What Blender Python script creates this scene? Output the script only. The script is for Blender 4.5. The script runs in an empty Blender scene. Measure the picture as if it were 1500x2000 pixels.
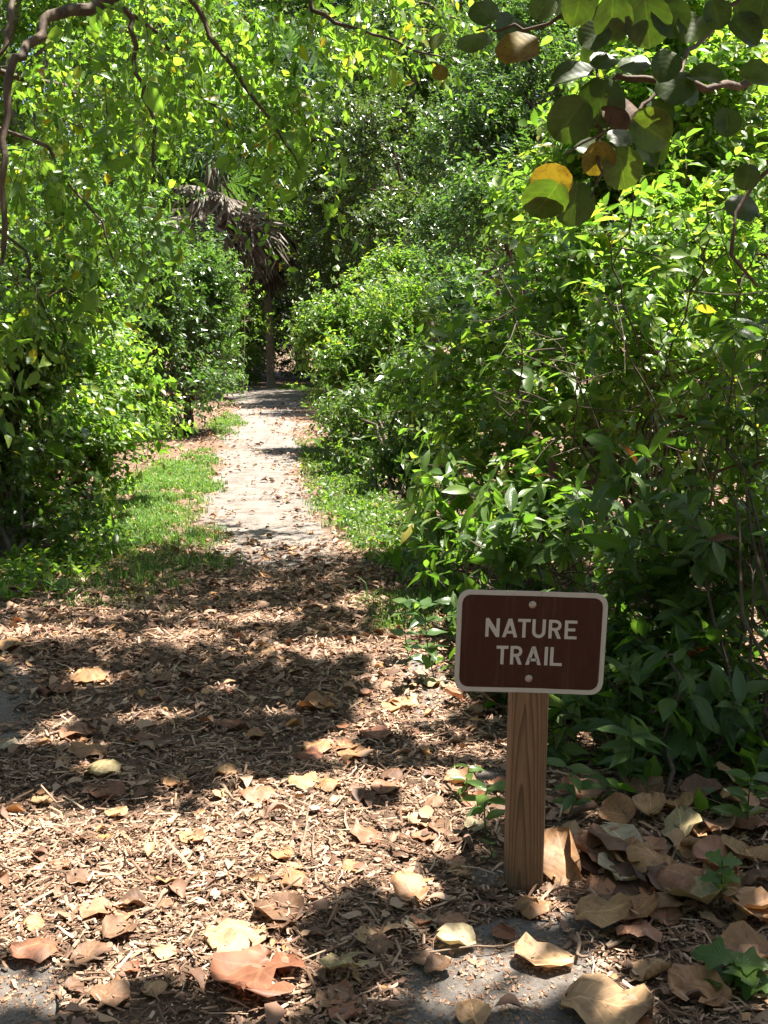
import bpy, math, random
import numpy as np
from mathutils import Matrix, Vector

# ------------------------------------------------------------------ camera, world, sun, exposure
scene = bpy.context.scene
col = scene.collection
CAM_H, FPX = 1.37, 2100.0                       # eye height; focal length in pixels of the 1500x2000 picture
PITCH = math.atan(330.0 / FPX)
cam_data = bpy.data.cameras.new('camera')
cam_data.sensor_fit = 'VERTICAL'; cam_data.sensor_height = 24.0; cam_data.lens = 24.0 * FPX / 2000.0
cam_data.clip_start = 0.05; cam_data.clip_end = 2000.0
cam = bpy.data.objects.new('camera', cam_data); col.objects.link(cam)
cam.location = (0, 0, CAM_H); cam.rotation_euler = (math.pi / 2 - PITCH, 0, 0)
scene.camera = cam

SUN_EL = math.radians(73.0)
SUN_AZ = (0.90, 0.40)                          # horizontal direction towards the sun
_n = math.hypot(*SUN_AZ)
SUN = np.array([SUN_AZ[0] / _n * math.cos(SUN_EL), SUN_AZ[1] / _n * math.cos(SUN_EL), math.sin(SUN_EL)])
world = bpy.data.worlds.new('World'); scene.world = world; world.use_nodes = True
wn = world.node_tree.nodes; wl = world.node_tree.links
for n in list(wn): wn.remove(n)
sky = wn.new('ShaderNodeTexSky'); sky.sky_type = 'NISHITA'; sky.sun_disc = False
sky.sun_elevation = SUN_EL; sky.sun_rotation = math.atan2(SUN[0], SUN[1]); sky.air_density = 1.0; sky.dust_density = 2.0; sky.ozone_density = .6
bg = wn.new('ShaderNodeBackground'); bg.inputs['Strength'].default_value = 0.055
wo = wn.new('ShaderNodeOutputWorld')
wl.new(sky.outputs[0], bg.inputs['Color']); wl.new(bg.outputs[0], wo.inputs['Surface'])
sd = bpy.data.lights.new('sun', 'SUN'); sd.energy = 5.0; sd.angle = math.radians(0.53); sd.color = (1.0, 0.94, 0.84)
sun = bpy.data.objects.new('sun', sd); col.objects.link(sun)
sun.rotation_euler = Vector(-SUN).to_track_quat('-Z', 'Y').to_euler()
vs = scene.view_settings
vs.view_transform = 'Standard'; vs.look = 'None'; vs.gamma = 1.0; vs.use_curve_mapping = False
vs.exposure = 2.2
scene.render.engine = 'CYCLES'
cy = scene.cycles
cy.use_denoising = True; cy.max_bounces = 8; cy.diffuse_bounces = 4; cy.glossy_bounces = 2
cy.transmission_bounces = 5; cy.transparent_max_bounces = 4; cy.caustics_reflective = False; cy.caustics_refractive = False
cy.sample_clamp_indirect = 6.0

# ------------------------------------------------------------------ helpers
CP, SP = math.cos(PITCH), math.sin(PITCH)
def ray(px, py):
    a = (px - 750.0) / FPX; b = (1000.0 - py) / FPX
    return np.array([a, CP + b * SP, -SP + b * CP])
def G(px, py, z=0.0):                            # pixel -> point on the ground
    d = ray(px, py); t = (z - CAM_H) / d[2]
    return np.array([d[0] * t, d[1] * t, z])
def P(px, py, Y):                                # pixel -> point at distance Y
    d = ray(px, py); t = Y / d[1]
    return np.array([d[0] * t, Y, CAM_H + d[2] * t])
def project(pts):
    v = np.asarray(pts, float) - np.array([0, 0, CAM_H])
    f = v[:, 1] * CP - v[:, 2] * SP; u = v[:, 1] * SP + v[:, 2] * CP
    f = np.maximum(f, 1e-3)
    return 750 + FPX * v[:, 0] / f, 1000 - FPX * u / f, f
def unit(v):
    v = np.asarray(v, float)
    return v / np.maximum(np.linalg.norm(v, axis=-1, keepdims=True), 1e-9)
def rgb(*c): return (c[0], c[1], c[2], 1.0)

def mesh(name, V, F, mat=None, uv=None, var=None, smooth=False, attrs=None):
    """V (n,3); F a list of integer arrays (k,3)/(k,4); var per-vertex float; uv per-vertex (n,2)."""
    me = bpy.data.meshes.new(name)
    V = np.asarray(V, np.float32)
    if not isinstance(F, (list, tuple)): F = [F]
    F = [np.asarray(f, np.int32) for f in F if len(f)]
    loops = np.concatenate([f.ravel() for f in F]); 
    totals = np.concatenate([np.full(len(f), f.shape[1], np.int32) for f in F])
    starts = np.concatenate([[0], np.cumsum(totals)[:-1]]).astype(np.int32)
    me.vertices.add(len(V)); me.vertices.foreach_set('co', V.ravel())
    me.loops.add(len(loops)); me.loops.foreach_set('vertex_index', loops)
    me.polygons.add(len(totals)); me.polygons.foreach_set('loop_start', starts)
    me.polygons.foreach_set('use_smooth', np.full(len(totals), bool(smooth)))
    if uv is not None:
        l = me.uv_layers.new(name='UVMap'); l.data.foreach_set('uv', np.asarray(uv, np.float32)[loops].ravel())
    at = dict(attrs or {})
    if var is not None: at['var'] = var
    for k, a in at.items():
        x = me.attributes.new(k, 'FLOAT', 'POINT'); x.data.foreach_set('value', np.asarray(a, np.float32))
    me.update(calc_edges=True)
    if mat is not None: me.materials.append(mat)
    return me

def obj(name, me, parent=None, **props):
    o = bpy.data.objects.new(name, me); col.objects.link(o)
    if parent is not None: o.parent = parent
    for k, v in props.items():
        if v is not None: o[k] = v
    return o
def thing(name, base, label, category, group=None):
    o = bpy.data.objects.new(name, None); col.objects.link(o); o.location = Vector(base); o.empty_display_size = .1
    o['label'] = label; o['category'] = category
    if group: o['group'] = group
    return o

class MB:                                        # gathers pieces into one mesh
    def __init__(s): s.V = []; s.F3 = []; s.F4 = []; s.var = []; s.uv = []; s.n = 0
    def add(s, V, F, var=0.0, uv=None):
        V = np.asarray(V, float); k = len(V)
        for f in (F if isinstance(F, list) else [F]):
            f = np.asarray(f)
            if len(f): (s.F3 if f.shape[1] == 3 else s.F4).append(f + s.n)
        s.V.append(V); s.var.append(np.broadcast_to(np.asarray(var, float), (k,)))
        s.uv.append(np.zeros((k, 2)) if uv is None else np.asarray(uv)); s.n += k
    def mesh(s, name, mat, off=(0, 0, 0), smooth=False):
        V = np.concatenate(s.V) - np.asarray(off)
        F = [np.concatenate(x) for x in (s.F3, s.F4) if x]
        return mesh(name, V, F, mat, np.concatenate(s.uv), np.concatenate(s.var), smooth)

def tube(pts, rad, sides=6):
    pts = np.asarray(pts, float); n = len(pts); rad = np.broadcast_to(np.asarray(rad, float), (n,))
    T = unit(np.gradient(pts, axis=0)); ref = np.array([0.31, 0.2, 0.93]) if abs(T[0, 2]) < .9 else np.array([1., .1, 0])
    A = unit(np.cross(T, ref)); B = np.cross(T, A)
    a = np.linspace(0, 2 * np.pi, sides, endpoint=False)
    V = pts[:, None] + rad[:, None, None] * (np.cos(a)[None, :, None] * A[:, None] + np.sin(a)[None, :, None] * B[:, None])
    i = np.arange(n - 1)[:, None] * sides; j = np.arange(sides)[None]; k = (j + 1) % sides
    F = np.stack([i + j, i + k, i + sides + k, i + sides + j], -1).reshape(-1, 4)
    return V.reshape(-1, 3), F
def curve(ctrl, n, rng=None, wob=0.0):           # Catmull-Rom through control points
    c = np.asarray(ctrl, float); c = np.vstack([2 * c[0] - c[1], c, 2 * c[-1] - c[-2]])
    m = len(c) - 3; out = []
    for t in np.linspace(0, m - 1e-6, n):
        i = int(t); u = t - i; p0, p1, p2, p3 = c[i:i + 4]
        out.append(.5 * (2 * p1 + (p2 - p0) * u + (2 * p0 - 5 * p1 + 4 * p2 - p3) * u * u + (3 * p1 - p0 - 3 * p2 + p3) * u ** 3))
    out = np.array(out)
    if rng is not None and wob: out[1:-1] += rng.normal(0, wob, out[1:-1].shape)
    return out

def vnoise(x, y, seed=0):                        # smooth 2-D value noise in numpy
    def h(i, j):
        v = np.sin(i * 127.1 + j * 311.7 + seed * 74.7) * 43758.5453
        return v - np.floor(v)
    i, j = np.floor(x), np.floor(y); u, v = x - i, y - j; u = u * u * (3 - 2 * u); v = v * v * (3 - 2 * v)
    return (h(i, j) * (1 - u) + h(i + 1, j) * u) * (1 - v) + (h(i, j + 1) * (1 - u) + h(i + 1, j + 1) * u) * v
def fbm(x, y, seed=0, o=4):
    s, a, t = 0., .5, 0.
    for k in range(o): s = s + a * vnoise(x * 2 ** k, y * 2 ** k, seed + k * 3.1); t += a; a *= .5
    return s / t
def sdf_poly(x, y, poly):                        # negative inside
    p = np.asarray(poly); d = np.full(np.shape(x), 1e9); ins = np.zeros(np.shape(x), bool)
    for a, b in zip(p, np.roll(p, -1, 0)):
        e = b - a; wx, wy = x - a[0], y - a[1]
        t = np.clip((wx * e[0] + wy * e[1]) / (e @ e + 1e-12), 0, 1)
        d = np.minimum(d, np.hypot(wx - t * e[0], wy - t * e[1]))
        c = ((a[1] <= y) != (b[1] <= y)) & (x < (b[0] - a[0]) * (y - a[1]) / (b[1] - a[1] + 1e-12) + a[0])
        ins ^= c
    return np.where(ins, -d, d)
def ground_poly(pix): return np.array([G(*p)[:2] for p in pix])
def sstep(a, b, x):
    t = np.clip((x - a) / (b - a), 0, 1); return t * t * (3 - 2 * t)

# ------------------------------------------------------------------ materials
def nodes(name):
    m = bpy.data.materials.new(name); m.use_nodes = True
    nt = m.node_tree; nt.nodes.clear()
    out = nt.nodes.new('ShaderNodeOutputMaterial')
    return m, nt, nt.nodes, nt.links, out
def N(nt, t, **k):
    n = nt.nodes.new(t)
    for a, v in k.items():
        if a in n.inputs.keys(): n.inputs[a].default_value = v
        else: setattr(n, a, v)
    return n
def ramp(nt, stops, fac):
    r = nt.nodes.new('ShaderNodeValToRGB'); e = r.color_ramp.elements
    while len(e) < len(stops): e.new(0.5)
    for i, (p, c) in enumerate(stops): e[i].position = p; e[i].color = c if len(c) == 4 else (*c, 1)
    nt.links.new(fac, r.inputs[0]); return r.outputs[0]
def mathn(nt, op, a, b=None, c=None):
    n = nt.nodes.new('ShaderNodeMath'); n.operation = op
    for i, v in enumerate((a, b, c)):
        if v is None: continue
        if isinstance(v, (int, float)): n.inputs[i].default_value = v
        else: nt.links.new(v, n.inputs[i])
    return n.outputs[0]
def mixc(nt, fac, a, b, blend='MIX'):
    n = nt.nodes.new('ShaderNodeMix'); n.data_type = 'RGBA'; n.blend_type = blend
    for s, v in ((n.inputs[0], fac), (n.inputs[6], a), (n.inputs[7], b)):
        if isinstance(v, (int, float)): s.default_value = v
        elif isinstance(v, tuple): s.default_value = v if len(v) == 4 else (*v, 1)
        else: nt.links.new(v, s)
    return n.outputs[2]
def varnode(nt):
    a = N(nt, 'ShaderNodeAttribute', attribute_name='var'); o = nt.nodes.new('ShaderNodeObjectInfo')
    return mathn(nt, 'FRACT', mathn(nt, 'ADD', a.outputs['Fac'], o.outputs['Random']))

def leaf_mat(name, stops, trans=(1.9, 2.1, .6), tmix=.42, rough=.38, spec=.5, vein=None, spots=0.0, vs_=.26):
    m, nt, ns, ln, out = nodes(name)
    v = varnode(nt); c = ramp(nt, stops, v)
    pr = N(nt, 'ShaderNodeBsdfPrincipled'); pr.inputs['Roughness'].default_value = rough
    pr.inputs['Specular IOR Level'].default_value = spec
    tc = N(nt, 'ShaderNodeTexCoord')
    if spots:
        n0 = N(nt, 'ShaderNodeTexNoise', Scale=2.6, Detail=6.0, Roughness=.65); n0.noise_dimensions = '4D'
        ln.new(tc.outputs['UV'], n0.inputs['Vector']); ln.new(mathn(nt, 'MULTIPLY', v, 91.0), n0.inputs['W'])
        c = mixc(nt, 1.0, c, ramp(nt, [(.3, (.55, .5, .46)), (.5, (1, 1, 1)), (.72, (1.3, 1.3, 1.25))], n0.outputs[0]), 'MULTIPLY')
        nz = N(nt, 'ShaderNodeTexNoise', Scale=9.0, Detail=5.0); nz.noise_dimensions = '4D'
        ln.new(tc.outputs['UV'], nz.inputs['Vector']); ln.new(mathn(nt, 'MULTIPLY', v, 37.0), nz.inputs['W'])
        c = mixc(nt, mathn(nt, 'MULTIPLY', mathn(nt, 'SMOOTH_MIN', mathn(nt, 'MAXIMUM', mathn(nt, 'MULTIPLY', mathn(nt, 'SUBTRACT', nz.outputs[0], .56), 9.0), 0.0), 1.0, .1), spots), c, (.09, .035, .012))
    if vein:
        sp = N(nt, 'ShaderNodeSeparateXYZ'); ln.new(tc.outputs['UV'], sp.inputs[0])
        au = mathn(nt, 'ABSOLUTE', mathn(nt, 'SUBTRACT', sp.outputs[0], .5))
        mid = mathn(nt, 'LESS_THAN', au, .022 if vein != 'ribbed' else .03)
        ph = mathn(nt, 'MULTIPLY', mathn(nt, 'SUBTRACT', sp.outputs[1], mathn(nt, 'MULTIPLY', au, .75)), 11.0 if vein == 'ribbed' else 6.0)
        w = mathn(nt, 'ABSOLUTE', mathn(nt, 'SUBTRACT', mathn(nt, 'FRACT', ph), .5))
        line = mathn(nt, 'LESS_THAN', w, .055)
        vv = mathn(nt, 'MAXIMUM', mid, mathn(nt, 'MULTIPLY', line, .6))
        c = mixc(nt, mathn(nt, 'MULTIPLY', vv, vs_), c, mixc(nt, 1.0, c, (2.1, 2.0, 1.9), 'MULTIPLY'))
        bp = N(nt, 'ShaderNodeBump', Strength=.5 if vein == 'ribbed' else .22, Distance=.004)
        hgt = mathn(nt, 'SUBTRACT', w if vein == 'ribbed' else mathn(nt, 'MULTIPLY', w, .5), mathn(nt, 'MULTIPLY', mid, .4))
        ln.new(hgt, bp.inputs['Height']); ln.new(bp.outputs[0], pr.inputs['Normal'])
    ln.new(c, pr.inputs['Base Color'])
    tr = N(nt, 'ShaderNodeBsdfTranslucent'); ln.new(mixc(nt, 1.0, c, trans, 'MULTIPLY'), tr.inputs['Color'])
    mx = N(nt, 'ShaderNodeMixShader'); mx.inputs[0].default_value = tmix
    ln.new(pr.outputs[0], mx.inputs[1]); ln.new(tr.outputs[0], mx.inputs[2]); ln.new(mx.outputs[0], out.inputs['Surface'])
    return m

def bark_mat(name, c1, c2, scale=14.0, stretch=.25, bump=.6):
    m, nt, ns, ln, out = nodes(name)
    tc = N(nt, 'ShaderNodeTexCoord'); mp = N(nt, 'ShaderNodeMapping'); mp.inputs['Scale'].default_value = (1, 1, stretch)
    ln.new(tc.outputs['Object'], mp.inputs[0])
    nz = N(nt, 'ShaderNodeTexNoise', Scale=scale, Detail=6.0, Roughness=.65); ln.new(mp.outputs[0], nz.inputs['Vector'])
    c = ramp(nt, [(.3, c1), (.7, c2)], nz.outputs[0])
    pr = N(nt, 'ShaderNodeBsdfPrincipled', Roughness=.85); ln.new(c, pr.inputs['Base Color'])
    bp = N(nt, 'ShaderNodeBump', Strength=bump, Distance=.01); ln.new(nz.outputs[0], bp.inputs['Height']); ln.new(bp.outputs[0], pr.inputs['Normal'])
    ln.new(pr.outputs[0], out.inputs['Surface']); return m

M = {}
# fresh / mid / glossy cool / dark foliage
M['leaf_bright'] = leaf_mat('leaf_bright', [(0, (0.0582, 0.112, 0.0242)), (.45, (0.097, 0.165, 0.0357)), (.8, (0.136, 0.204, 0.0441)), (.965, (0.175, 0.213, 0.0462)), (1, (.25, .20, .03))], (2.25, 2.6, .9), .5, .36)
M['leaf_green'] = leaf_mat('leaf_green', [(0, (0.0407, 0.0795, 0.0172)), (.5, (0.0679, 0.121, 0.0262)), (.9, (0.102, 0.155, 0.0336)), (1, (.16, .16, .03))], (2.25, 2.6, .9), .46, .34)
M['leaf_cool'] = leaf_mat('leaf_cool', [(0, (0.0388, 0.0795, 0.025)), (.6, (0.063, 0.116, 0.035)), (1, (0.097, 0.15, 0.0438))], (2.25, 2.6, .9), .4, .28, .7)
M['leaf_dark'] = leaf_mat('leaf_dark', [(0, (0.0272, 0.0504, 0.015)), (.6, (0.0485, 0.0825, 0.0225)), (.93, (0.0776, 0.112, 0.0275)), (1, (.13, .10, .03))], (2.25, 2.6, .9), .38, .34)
M['leaf_coffee'] = leaf_mat('leaf_coffee', [(0, (0.0388, 0.0825, 0.0179)), (.6, (0.063, 0.116, 0.0252)), (1, (0.097, 0.155, 0.0336))], (2.25, 2.6, .9), .42, .34, .5, 'ribbed')
M['leaf_over'] = leaf_mat('leaf_over', [(0, (0.063, 0.116, 0.0252)), (.5, (0.107, 0.175, 0.0378)), (.9, (0.145, 0.213, 0.0462)), (.97, (.20, .20, .025)), (1, (.22, .12, .03))], (2.25, 2.6, .9), .52, .36, .5, 'plain')
M['leaf_grape'] = leaf_mat('leaf_grape', [(0, (.03, .05, .012)), (.6, (.045, .07, .015)), (1, (.075, .105, .018))], (2.2, 2.6, .8), .33, .42, .4, 'plain', .3, .4)
M['leaf_grape_yellow'] = leaf_mat('leaf_grape_yellow', [(0, (.17, .10, .02)), (1, (.14, .115, .02))], (1.5, 1.4, .5), .38, .45, .4, 'plain', .95)
M['leaf_dead'] = leaf_mat('leaf_dead', [(0, (.06, .028, .014)), (1, (.11, .055, .026))], (1.6, 1.1, .6), .25, .6, .3, 'plain', .6)
M['grass'] = leaf_mat('grass_blade', [(0, (.07, .14, .03)), (.6, (.11, .20, .045)), (.88, (.16, .23, .06)), (1, (.30, .26, .13))], (1.7, 2.0, .7), .42, .5)
M['fallen_tan'] = leaf_mat('fallen_tan', [(0, (.25, .13, .06)), (.5, (.31, .185, .09)), (1, (.34, .22, .12))], (1.2, .9, .6), .14, .55, .35, 'plain', .55, .5)
M['fallen_red'] = leaf_mat('fallen_red', [(0, (.17, .065, .035)), (.5, (.25, .115, .065)), (1, (.30, .155, .09))], (1.2, .8, .5), .14, .55, .35, 'plain', .45, .5)
M['fallen_pale'] = leaf_mat('fallen_pale', [(0, (.27, .21, .10)), (.5, (.33, .27, .16)), (1, (.30, .26, .18))], (1.2, 1.0, .6), .14, .6, .3, 'plain', .4, .5)
M['fallen_brown'] = leaf_mat('fallen_brown', [(0, (.08, .042, .025)), (.5, (.13, .072, .042)), (1, (.18, .105, .06))], (1.2, .8, .5), .1, .6, .3, 'plain', .5, .5)
M['litter'] = leaf_mat('leaf_litter', [(0, (.08, .045, .03)), (.35, (.18, .10, .065)), (.6, (.28, .175, .115)), (.85, (.36, .245, .17)), (.96, (.38, .20, .07)), (1, (.26, .11, .06))], (1.1, .8, .5), .1, .6, .3)
M['chips'] = leaf_mat('wood_chips', [(0, (.10, .062, .04)), (.25, (.14, .08, .05)), (.55, (.245, .144, .092)), (.82, (.36, .232, .155)), (1, (.47, .345, .245))], (1, 1, 1), 0.0, .75, .2)
M['bark'] = bark_mat('bark_brown', (.03, .02, .013), (.13, .085, .055), 18, .4, 1.0)
M['bark_grey'] = bark_mat('bark_grey', (.07, .06, .05), (.23, .20, .165))
M['twig'] = bark_mat('twig_bark', (.035, .025, .018), (.11, .075, .05), 40)
M['palm_bark'] = bark_mat('palm_bark', (.09, .07, .055), (.30, .25, .20), 9, 3.0)
M['stick'] = bark_mat('dry_stick', (.08, .05, .035), (.26, .18, .12), 30)
M['frond'] = leaf_mat('palm_frond', [(0, (.04, .085, .03)), (1, (.075, .13, .045))], (1.7, 1.9, .7), .35, .35, .6)
M['frond_dead'] = leaf_mat('palm_frond_dead', [(0, (.085, .062, .046)), (.5, (.16, .13, .105)), (1, (.30, .275, .245))], (1.1, 1, .9), .15, .7, .2)

# ground: sand, humus and green by masks stored on the sheet
def ground_mat():
    m, nt, ns, ln, out = nodes('trail_ground')
    tc = N(nt, 'ShaderNodeTexCoord')
    a = N(nt, 'ShaderNodeAttribute', attribute_name='sand')
    n1 = N(nt, 'ShaderNodeTexNoise', Scale=55.0, Detail=8.0, Roughness=.8); ln.new(tc.outputs['Object'], n1.inputs['Vector'])
    n2 = N(nt, 'ShaderNodeTexNoise', Scale=5.0, Detail=6.0, Roughness=.6); ln.new(tc.outputs['Object'], n2.inputs['Vector'])
    n3 = N(nt, 'ShaderNodeTexVoronoi', Scale=60.0); ln.new(tc.outputs['Object'], n3.inputs['Vector'])
    sand = ramp(nt, [(.3, (.12, .104, .091)), (.5, (.205, .181, .161)), (.7, (.285, .255, .23))], n1.outputs[0])
    sand = mixc(nt, mathn(nt, 'MULTIPLY', mathn(nt, 'LESS_THAN', n3.outputs['Distance'], .24), mathn(nt, 'MULTIPLY', n2.outputs[0], 1.4)), sand, (.12, .085, .06))
    sand = mixc(nt, 1.0, sand, ramp(nt, [(.3, (.62, .60, .58)), (.62, (1.12, 1.12, 1.12))], n2.outputs[0]), 'MULTIPLY')
    hum = ramp(nt, [(.3, (.07, .045, .03)), (.5, (.16, .105, .072)), (.7, (.28, .195, .14))], n1.outputs[0])
    f = mathn(nt, 'ADD', a.outputs['Fac'], mathn(nt, 'MULTIPLY', mathn(nt, 'SUBTRACT', n2.outputs[0], .5), .9))
    f = ramp(nt, [(.35, (0, 0, 0)), (.62, (1, 1, 1))], f)
    c = mixc(nt, f, hum, sand)
    pr = N(nt, 'ShaderNodeBsdfPrincipled', Roughness=.95); pr.inputs['Specular IOR Level'].default_value = .15
    ln.new(c, pr.inputs['Base Color'])
    bp = N(nt, 'ShaderNodeBump', Strength=.9, Distance=.02); n5 = N(nt, 'ShaderNodeTexNoise', Scale=11.0, Detail=3.0); ln.new(tc.outputs['Object'], n5.inputs['Vector'])
    ln.new(mathn(nt, 'ADD', n1.outputs[0], mathn(nt, 'MULTIPLY', n5.outputs[0], 2.2)), bp.inputs['Height']); ln.new(bp.outputs[0], pr.inputs['Normal'])
    ln.new(pr.outputs[0], out.inputs['Surface']); return m
M['ground'] = ground_mat()

def wood_mat():
    m, nt, ns, ln, out = nodes('treated_pine')
    tc = N(nt, 'ShaderNodeTexCoord'); mp = N(nt, 'ShaderNodeMapping'); mp.inputs['Scale'].default_value = (1, 1, .055)
    mp.inputs['Location'].default_value = (.014, .06, 0)
    ln.new(tc.outputs['Object'], mp.inputs[0])
    nz = N(nt, 'ShaderNodeTexNoise', Scale=16.0, Detail=2.0); ln.new(mp.outputs[0], nz.inputs['Vector'])
    sp = N(nt, 'ShaderNodeSeparateXYZ'); ln.new(mp.outputs[0], sp.inputs[0])
    r = mathn(nt, 'SQRT', mathn(nt, 'ADD', mathn(nt, 'POWER', sp.outputs[0], 2.0), mathn(nt, 'POWER', sp.outputs[1], 2.0)))
    r = mathn(nt, 'ADD', r, mathn(nt, 'ADD', mathn(nt, 'MULTIPLY', nz.outputs[0], .035), mathn(nt, 'MULTIPLY', sp.outputs[2], .55)))
    ph = mathn(nt, 'FRACT', mathn(nt, 'MULTIPLY', r, 125.0))
    fine = N(nt, 'ShaderNodeTexNoise', Scale=260.0, Detail=3.0); ln.new(mp.outputs[0], fine.inputs['Vector'])
    c = ramp(nt, [(0, (.20, .115, .058)), (.55, (.175, .10, .05)), (.86, (.092, .05, .025)), (.95, (.08, .043, .021)), (1, (.18, .10, .05))], ph)
    c = mixc(nt, .35, c, mixc(nt, 1.0, c, ramp(nt, [(.3, (.45, .45, .45)), (.7, (1.4, 1.35, 1.3))], fine.outputs[0]), 'MULTIPLY'))
    sz = N(nt, 'ShaderNodeSeparateXYZ'); ln.new(tc.outputs['Object'], sz.inputs[0])
    d = N(nt, 'ShaderNodeTexNoise', Scale=22.0, Detail=4.0); ln.new(tc.outputs['Object'], d.inputs['Vector'])
    damp = ramp(nt, [(.02, (1, 1, 1)), (.13, (0, 0, 0))], mathn(nt, 'ADD', sz.outputs[2], mathn(nt, 'MULTIPLY', mathn(nt, 'SUBTRACT', d.outputs[0], .5), .12)))
    c = mixc(nt, mathn(nt, 'MULTIPLY', damp, .6), c, (.045, .03, .02))
    pr = N(nt, 'ShaderNodeBsdfPrincipled', Roughness=.72); ln.new(c, pr.inputs['Base Color'])
    bp = N(nt, 'ShaderNodeBump', Strength=.3, Distance=.002); ln.new(ph, bp.inputs['Height']); ln.new(bp.outputs[0], pr.inputs['Normal'])
    ln.new(pr.outputs[0], out.inputs['Surface']); return m
M['wood'] = wood_mat()
def paint(name, c, rough, dirt=.15, metal=0.0):
    m, nt, ns, ln, out = nodes(name)
    tc = N(nt, 'ShaderNodeTexCoord'); nz = N(nt, 'ShaderNodeTexNoise', Scale=28.0, Detail=7.0, Roughness=.7); ln.new(tc.outputs['Object'], nz.inputs['Vector'])
    cc = mixc(nt, mathn(nt, 'MULTIPLY', nz.outputs[0], dirt * 2), c, tuple(x * .45 for x in c))
    mp = N(nt, 'ShaderNodeMapping'); mp.inputs['Scale'].default_value = (60, 60, 5); ln.new(tc.outputs['Object'], mp.inputs[0])
    st = N(nt, 'ShaderNodeTexNoise', Scale=1.0, Detail=6.0, Roughness=.75); ln.new(mp.outputs[0], st.inputs['Vector'])
    cc = mixc(nt, mathn(nt, 'MULTIPLY', mathn(nt, 'MAXIMUM', mathn(nt, 'SUBTRACT', st.outputs[0], .5), 0.0), dirt * 2.4), cc, (.22, .19, .16))
    pr = N(nt, 'ShaderNodeBsdfPrincipled', Roughness=rough, Metallic=metal); pr.inputs['Specular IOR Level'].default_value = .25; ln.new(cc, pr.inputs['Base Color'])
    ln.new(pr.outputs[0], out.inputs['Surface']); return m
M['white'] = paint('sign_white', (.50, .475, .455), .55, .2)
M['brown'] = paint('sign_brown', (.052, .0145, .008), .75, .2)
M['bolt'] = paint('bolt_zinc', (.42, .36, .31), .45, .2, .7)
M['crack'] = paint('crack_dark', (.03, .025, .02), .8)

# ------------------------------------------------------------------ ground and trail
TRAIL = ground_poly([(395, 1105), (415, 1050), (400, 1005), (402, 960), (425, 905), (432, 865), (445, 830), (462, 800), (447, 780), (440, 768),
                     (478, 757), (560, 757), (600, 764), (596, 785), (592, 820), (594, 860), (592, 905), (606, 950), (640, 1005), (672, 1050), (705, 1092), (640, 1112), (520, 1120)])
SANDS = [(ground_poly([(750, 1990), (815, 1870), (900, 1810), (1000, 1790), (1090, 1815), (1160, 1860), (1225, 1950), (1210, 2080), (720, 2080)]), .03),
         (ground_poly([(-60, 1880), (60, 1880), (130, 1905), (150, 2060), (-60, 2060)]), .04),
         (ground_poly([(1060, 1790), (1130, 1775), (1240, 1800), (1230, 1850), (1120, 1840)]), .03),
         (ground_poly([(-80, 1300), (60, 1290), (80, 1400), (50, 1480), (-80, 1480)]), .08),
         (ground_poly([(770, 1290), (850, 1280), (880, 1330), (840, 1440), (780, 1360)]), .08),
         (ground_poly([(920, 1690), (985, 1690), (985, 1750), (930, 1740)]), .03),
         (ground_poly([(880, 1520), (990, 1500), (985, 1545), (900, 1560)]), .04)]
def trail_d(x, y):
    k = np.clip(y / 9.0, .35, 2.2)
    return sdf_poly(x + (fbm(x * 1.3, y * 1.3, 5) - .5) * .45 * k, y + (fbm(x * 1.3, y * 1.3, 9) - .5) * .6, TRAIL)
def sand_mask(x, y):
    d = trail_d(x, y)
    s = 1 - sstep(-.34, .22, d)
    for p, w in SANDS:
        dd = sdf_poly(x + (fbm(x * 9, y * 9, 3) - .5) * .10, y + (fbm(x * 9, y * 9, 7) - .5) * .10, p)
        s = np.maximum(s, 1 - sstep(-w, w * .8, dd))
    return s
def gz(x, y):
    near = np.exp(-(np.maximum(np.abs(x) - 4, 0) ** 2) / 60)
    return (fbm(x * 2.2, y * 2.2, 21) - .5) * .035 * near + (fbm(x * 14, y * 14, 31, 2) - .5) * .010 * near - .01 * (1 - sstep(-.3, .3, trail_d(x, y)))
xs = np.unique(np.concatenate([np.arange(-3.2, 3.0, .05), np.arange(-9, 9, .4), np.array([-400, -200, -100, -60, -40, -28, -20, -14, -11, 11, 14, 20, 28, 40, 60, 100, 200, 400.])]))
ys = np.unique(np.concatenate([np.arange(1.2, 9.0, .05), np.arange(9, 20, .14), np.arange(20, 42, .4), np.array([-60, -30, -15, -8, -4, -2, -1, 0, .6, 44, 48, 55, 65, 80, 110, 160, 250, 400.])]))
xs = xs[np.concatenate([[True], np.diff(xs) > .012])]; ys = ys[np.concatenate([[True], np.diff(ys) > .012])]
X, Y = np.meshgrid(xs, ys)
Z = gz(X, Y); SM = sand_mask(X, Y); TD = trail_d(X, Y)
nx, ny = len(xs), len(ys)
ii = (np.arange(ny - 1)[:, None] * nx + np.arange(nx - 1)[None]).ravel()
quads = np.stack([ii, ii + 1, ii + nx + 1, ii + nx], -1)
tdc = TD.ravel()[quads].mean(1)
V = np.stack([X.ravel(), Y.ravel(), Z.ravel()], -1)
def submesh(name, q):
    u, inv = np.unique(q.ravel(), return_inverse=True)
    return mesh(name, V[u], inv.reshape(-1, 4), M['ground'], smooth=True, attrs={'sand': SM.ravel()[u]})
obj('ground', submesh('ground', quads[tdc >= 0]), kind='structure')
obj('sandy_path', submesh('sandy_path', quads[tdc < 0]), kind='structure', label='pale sandy trail running back between the shrubs to the palm')

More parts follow.
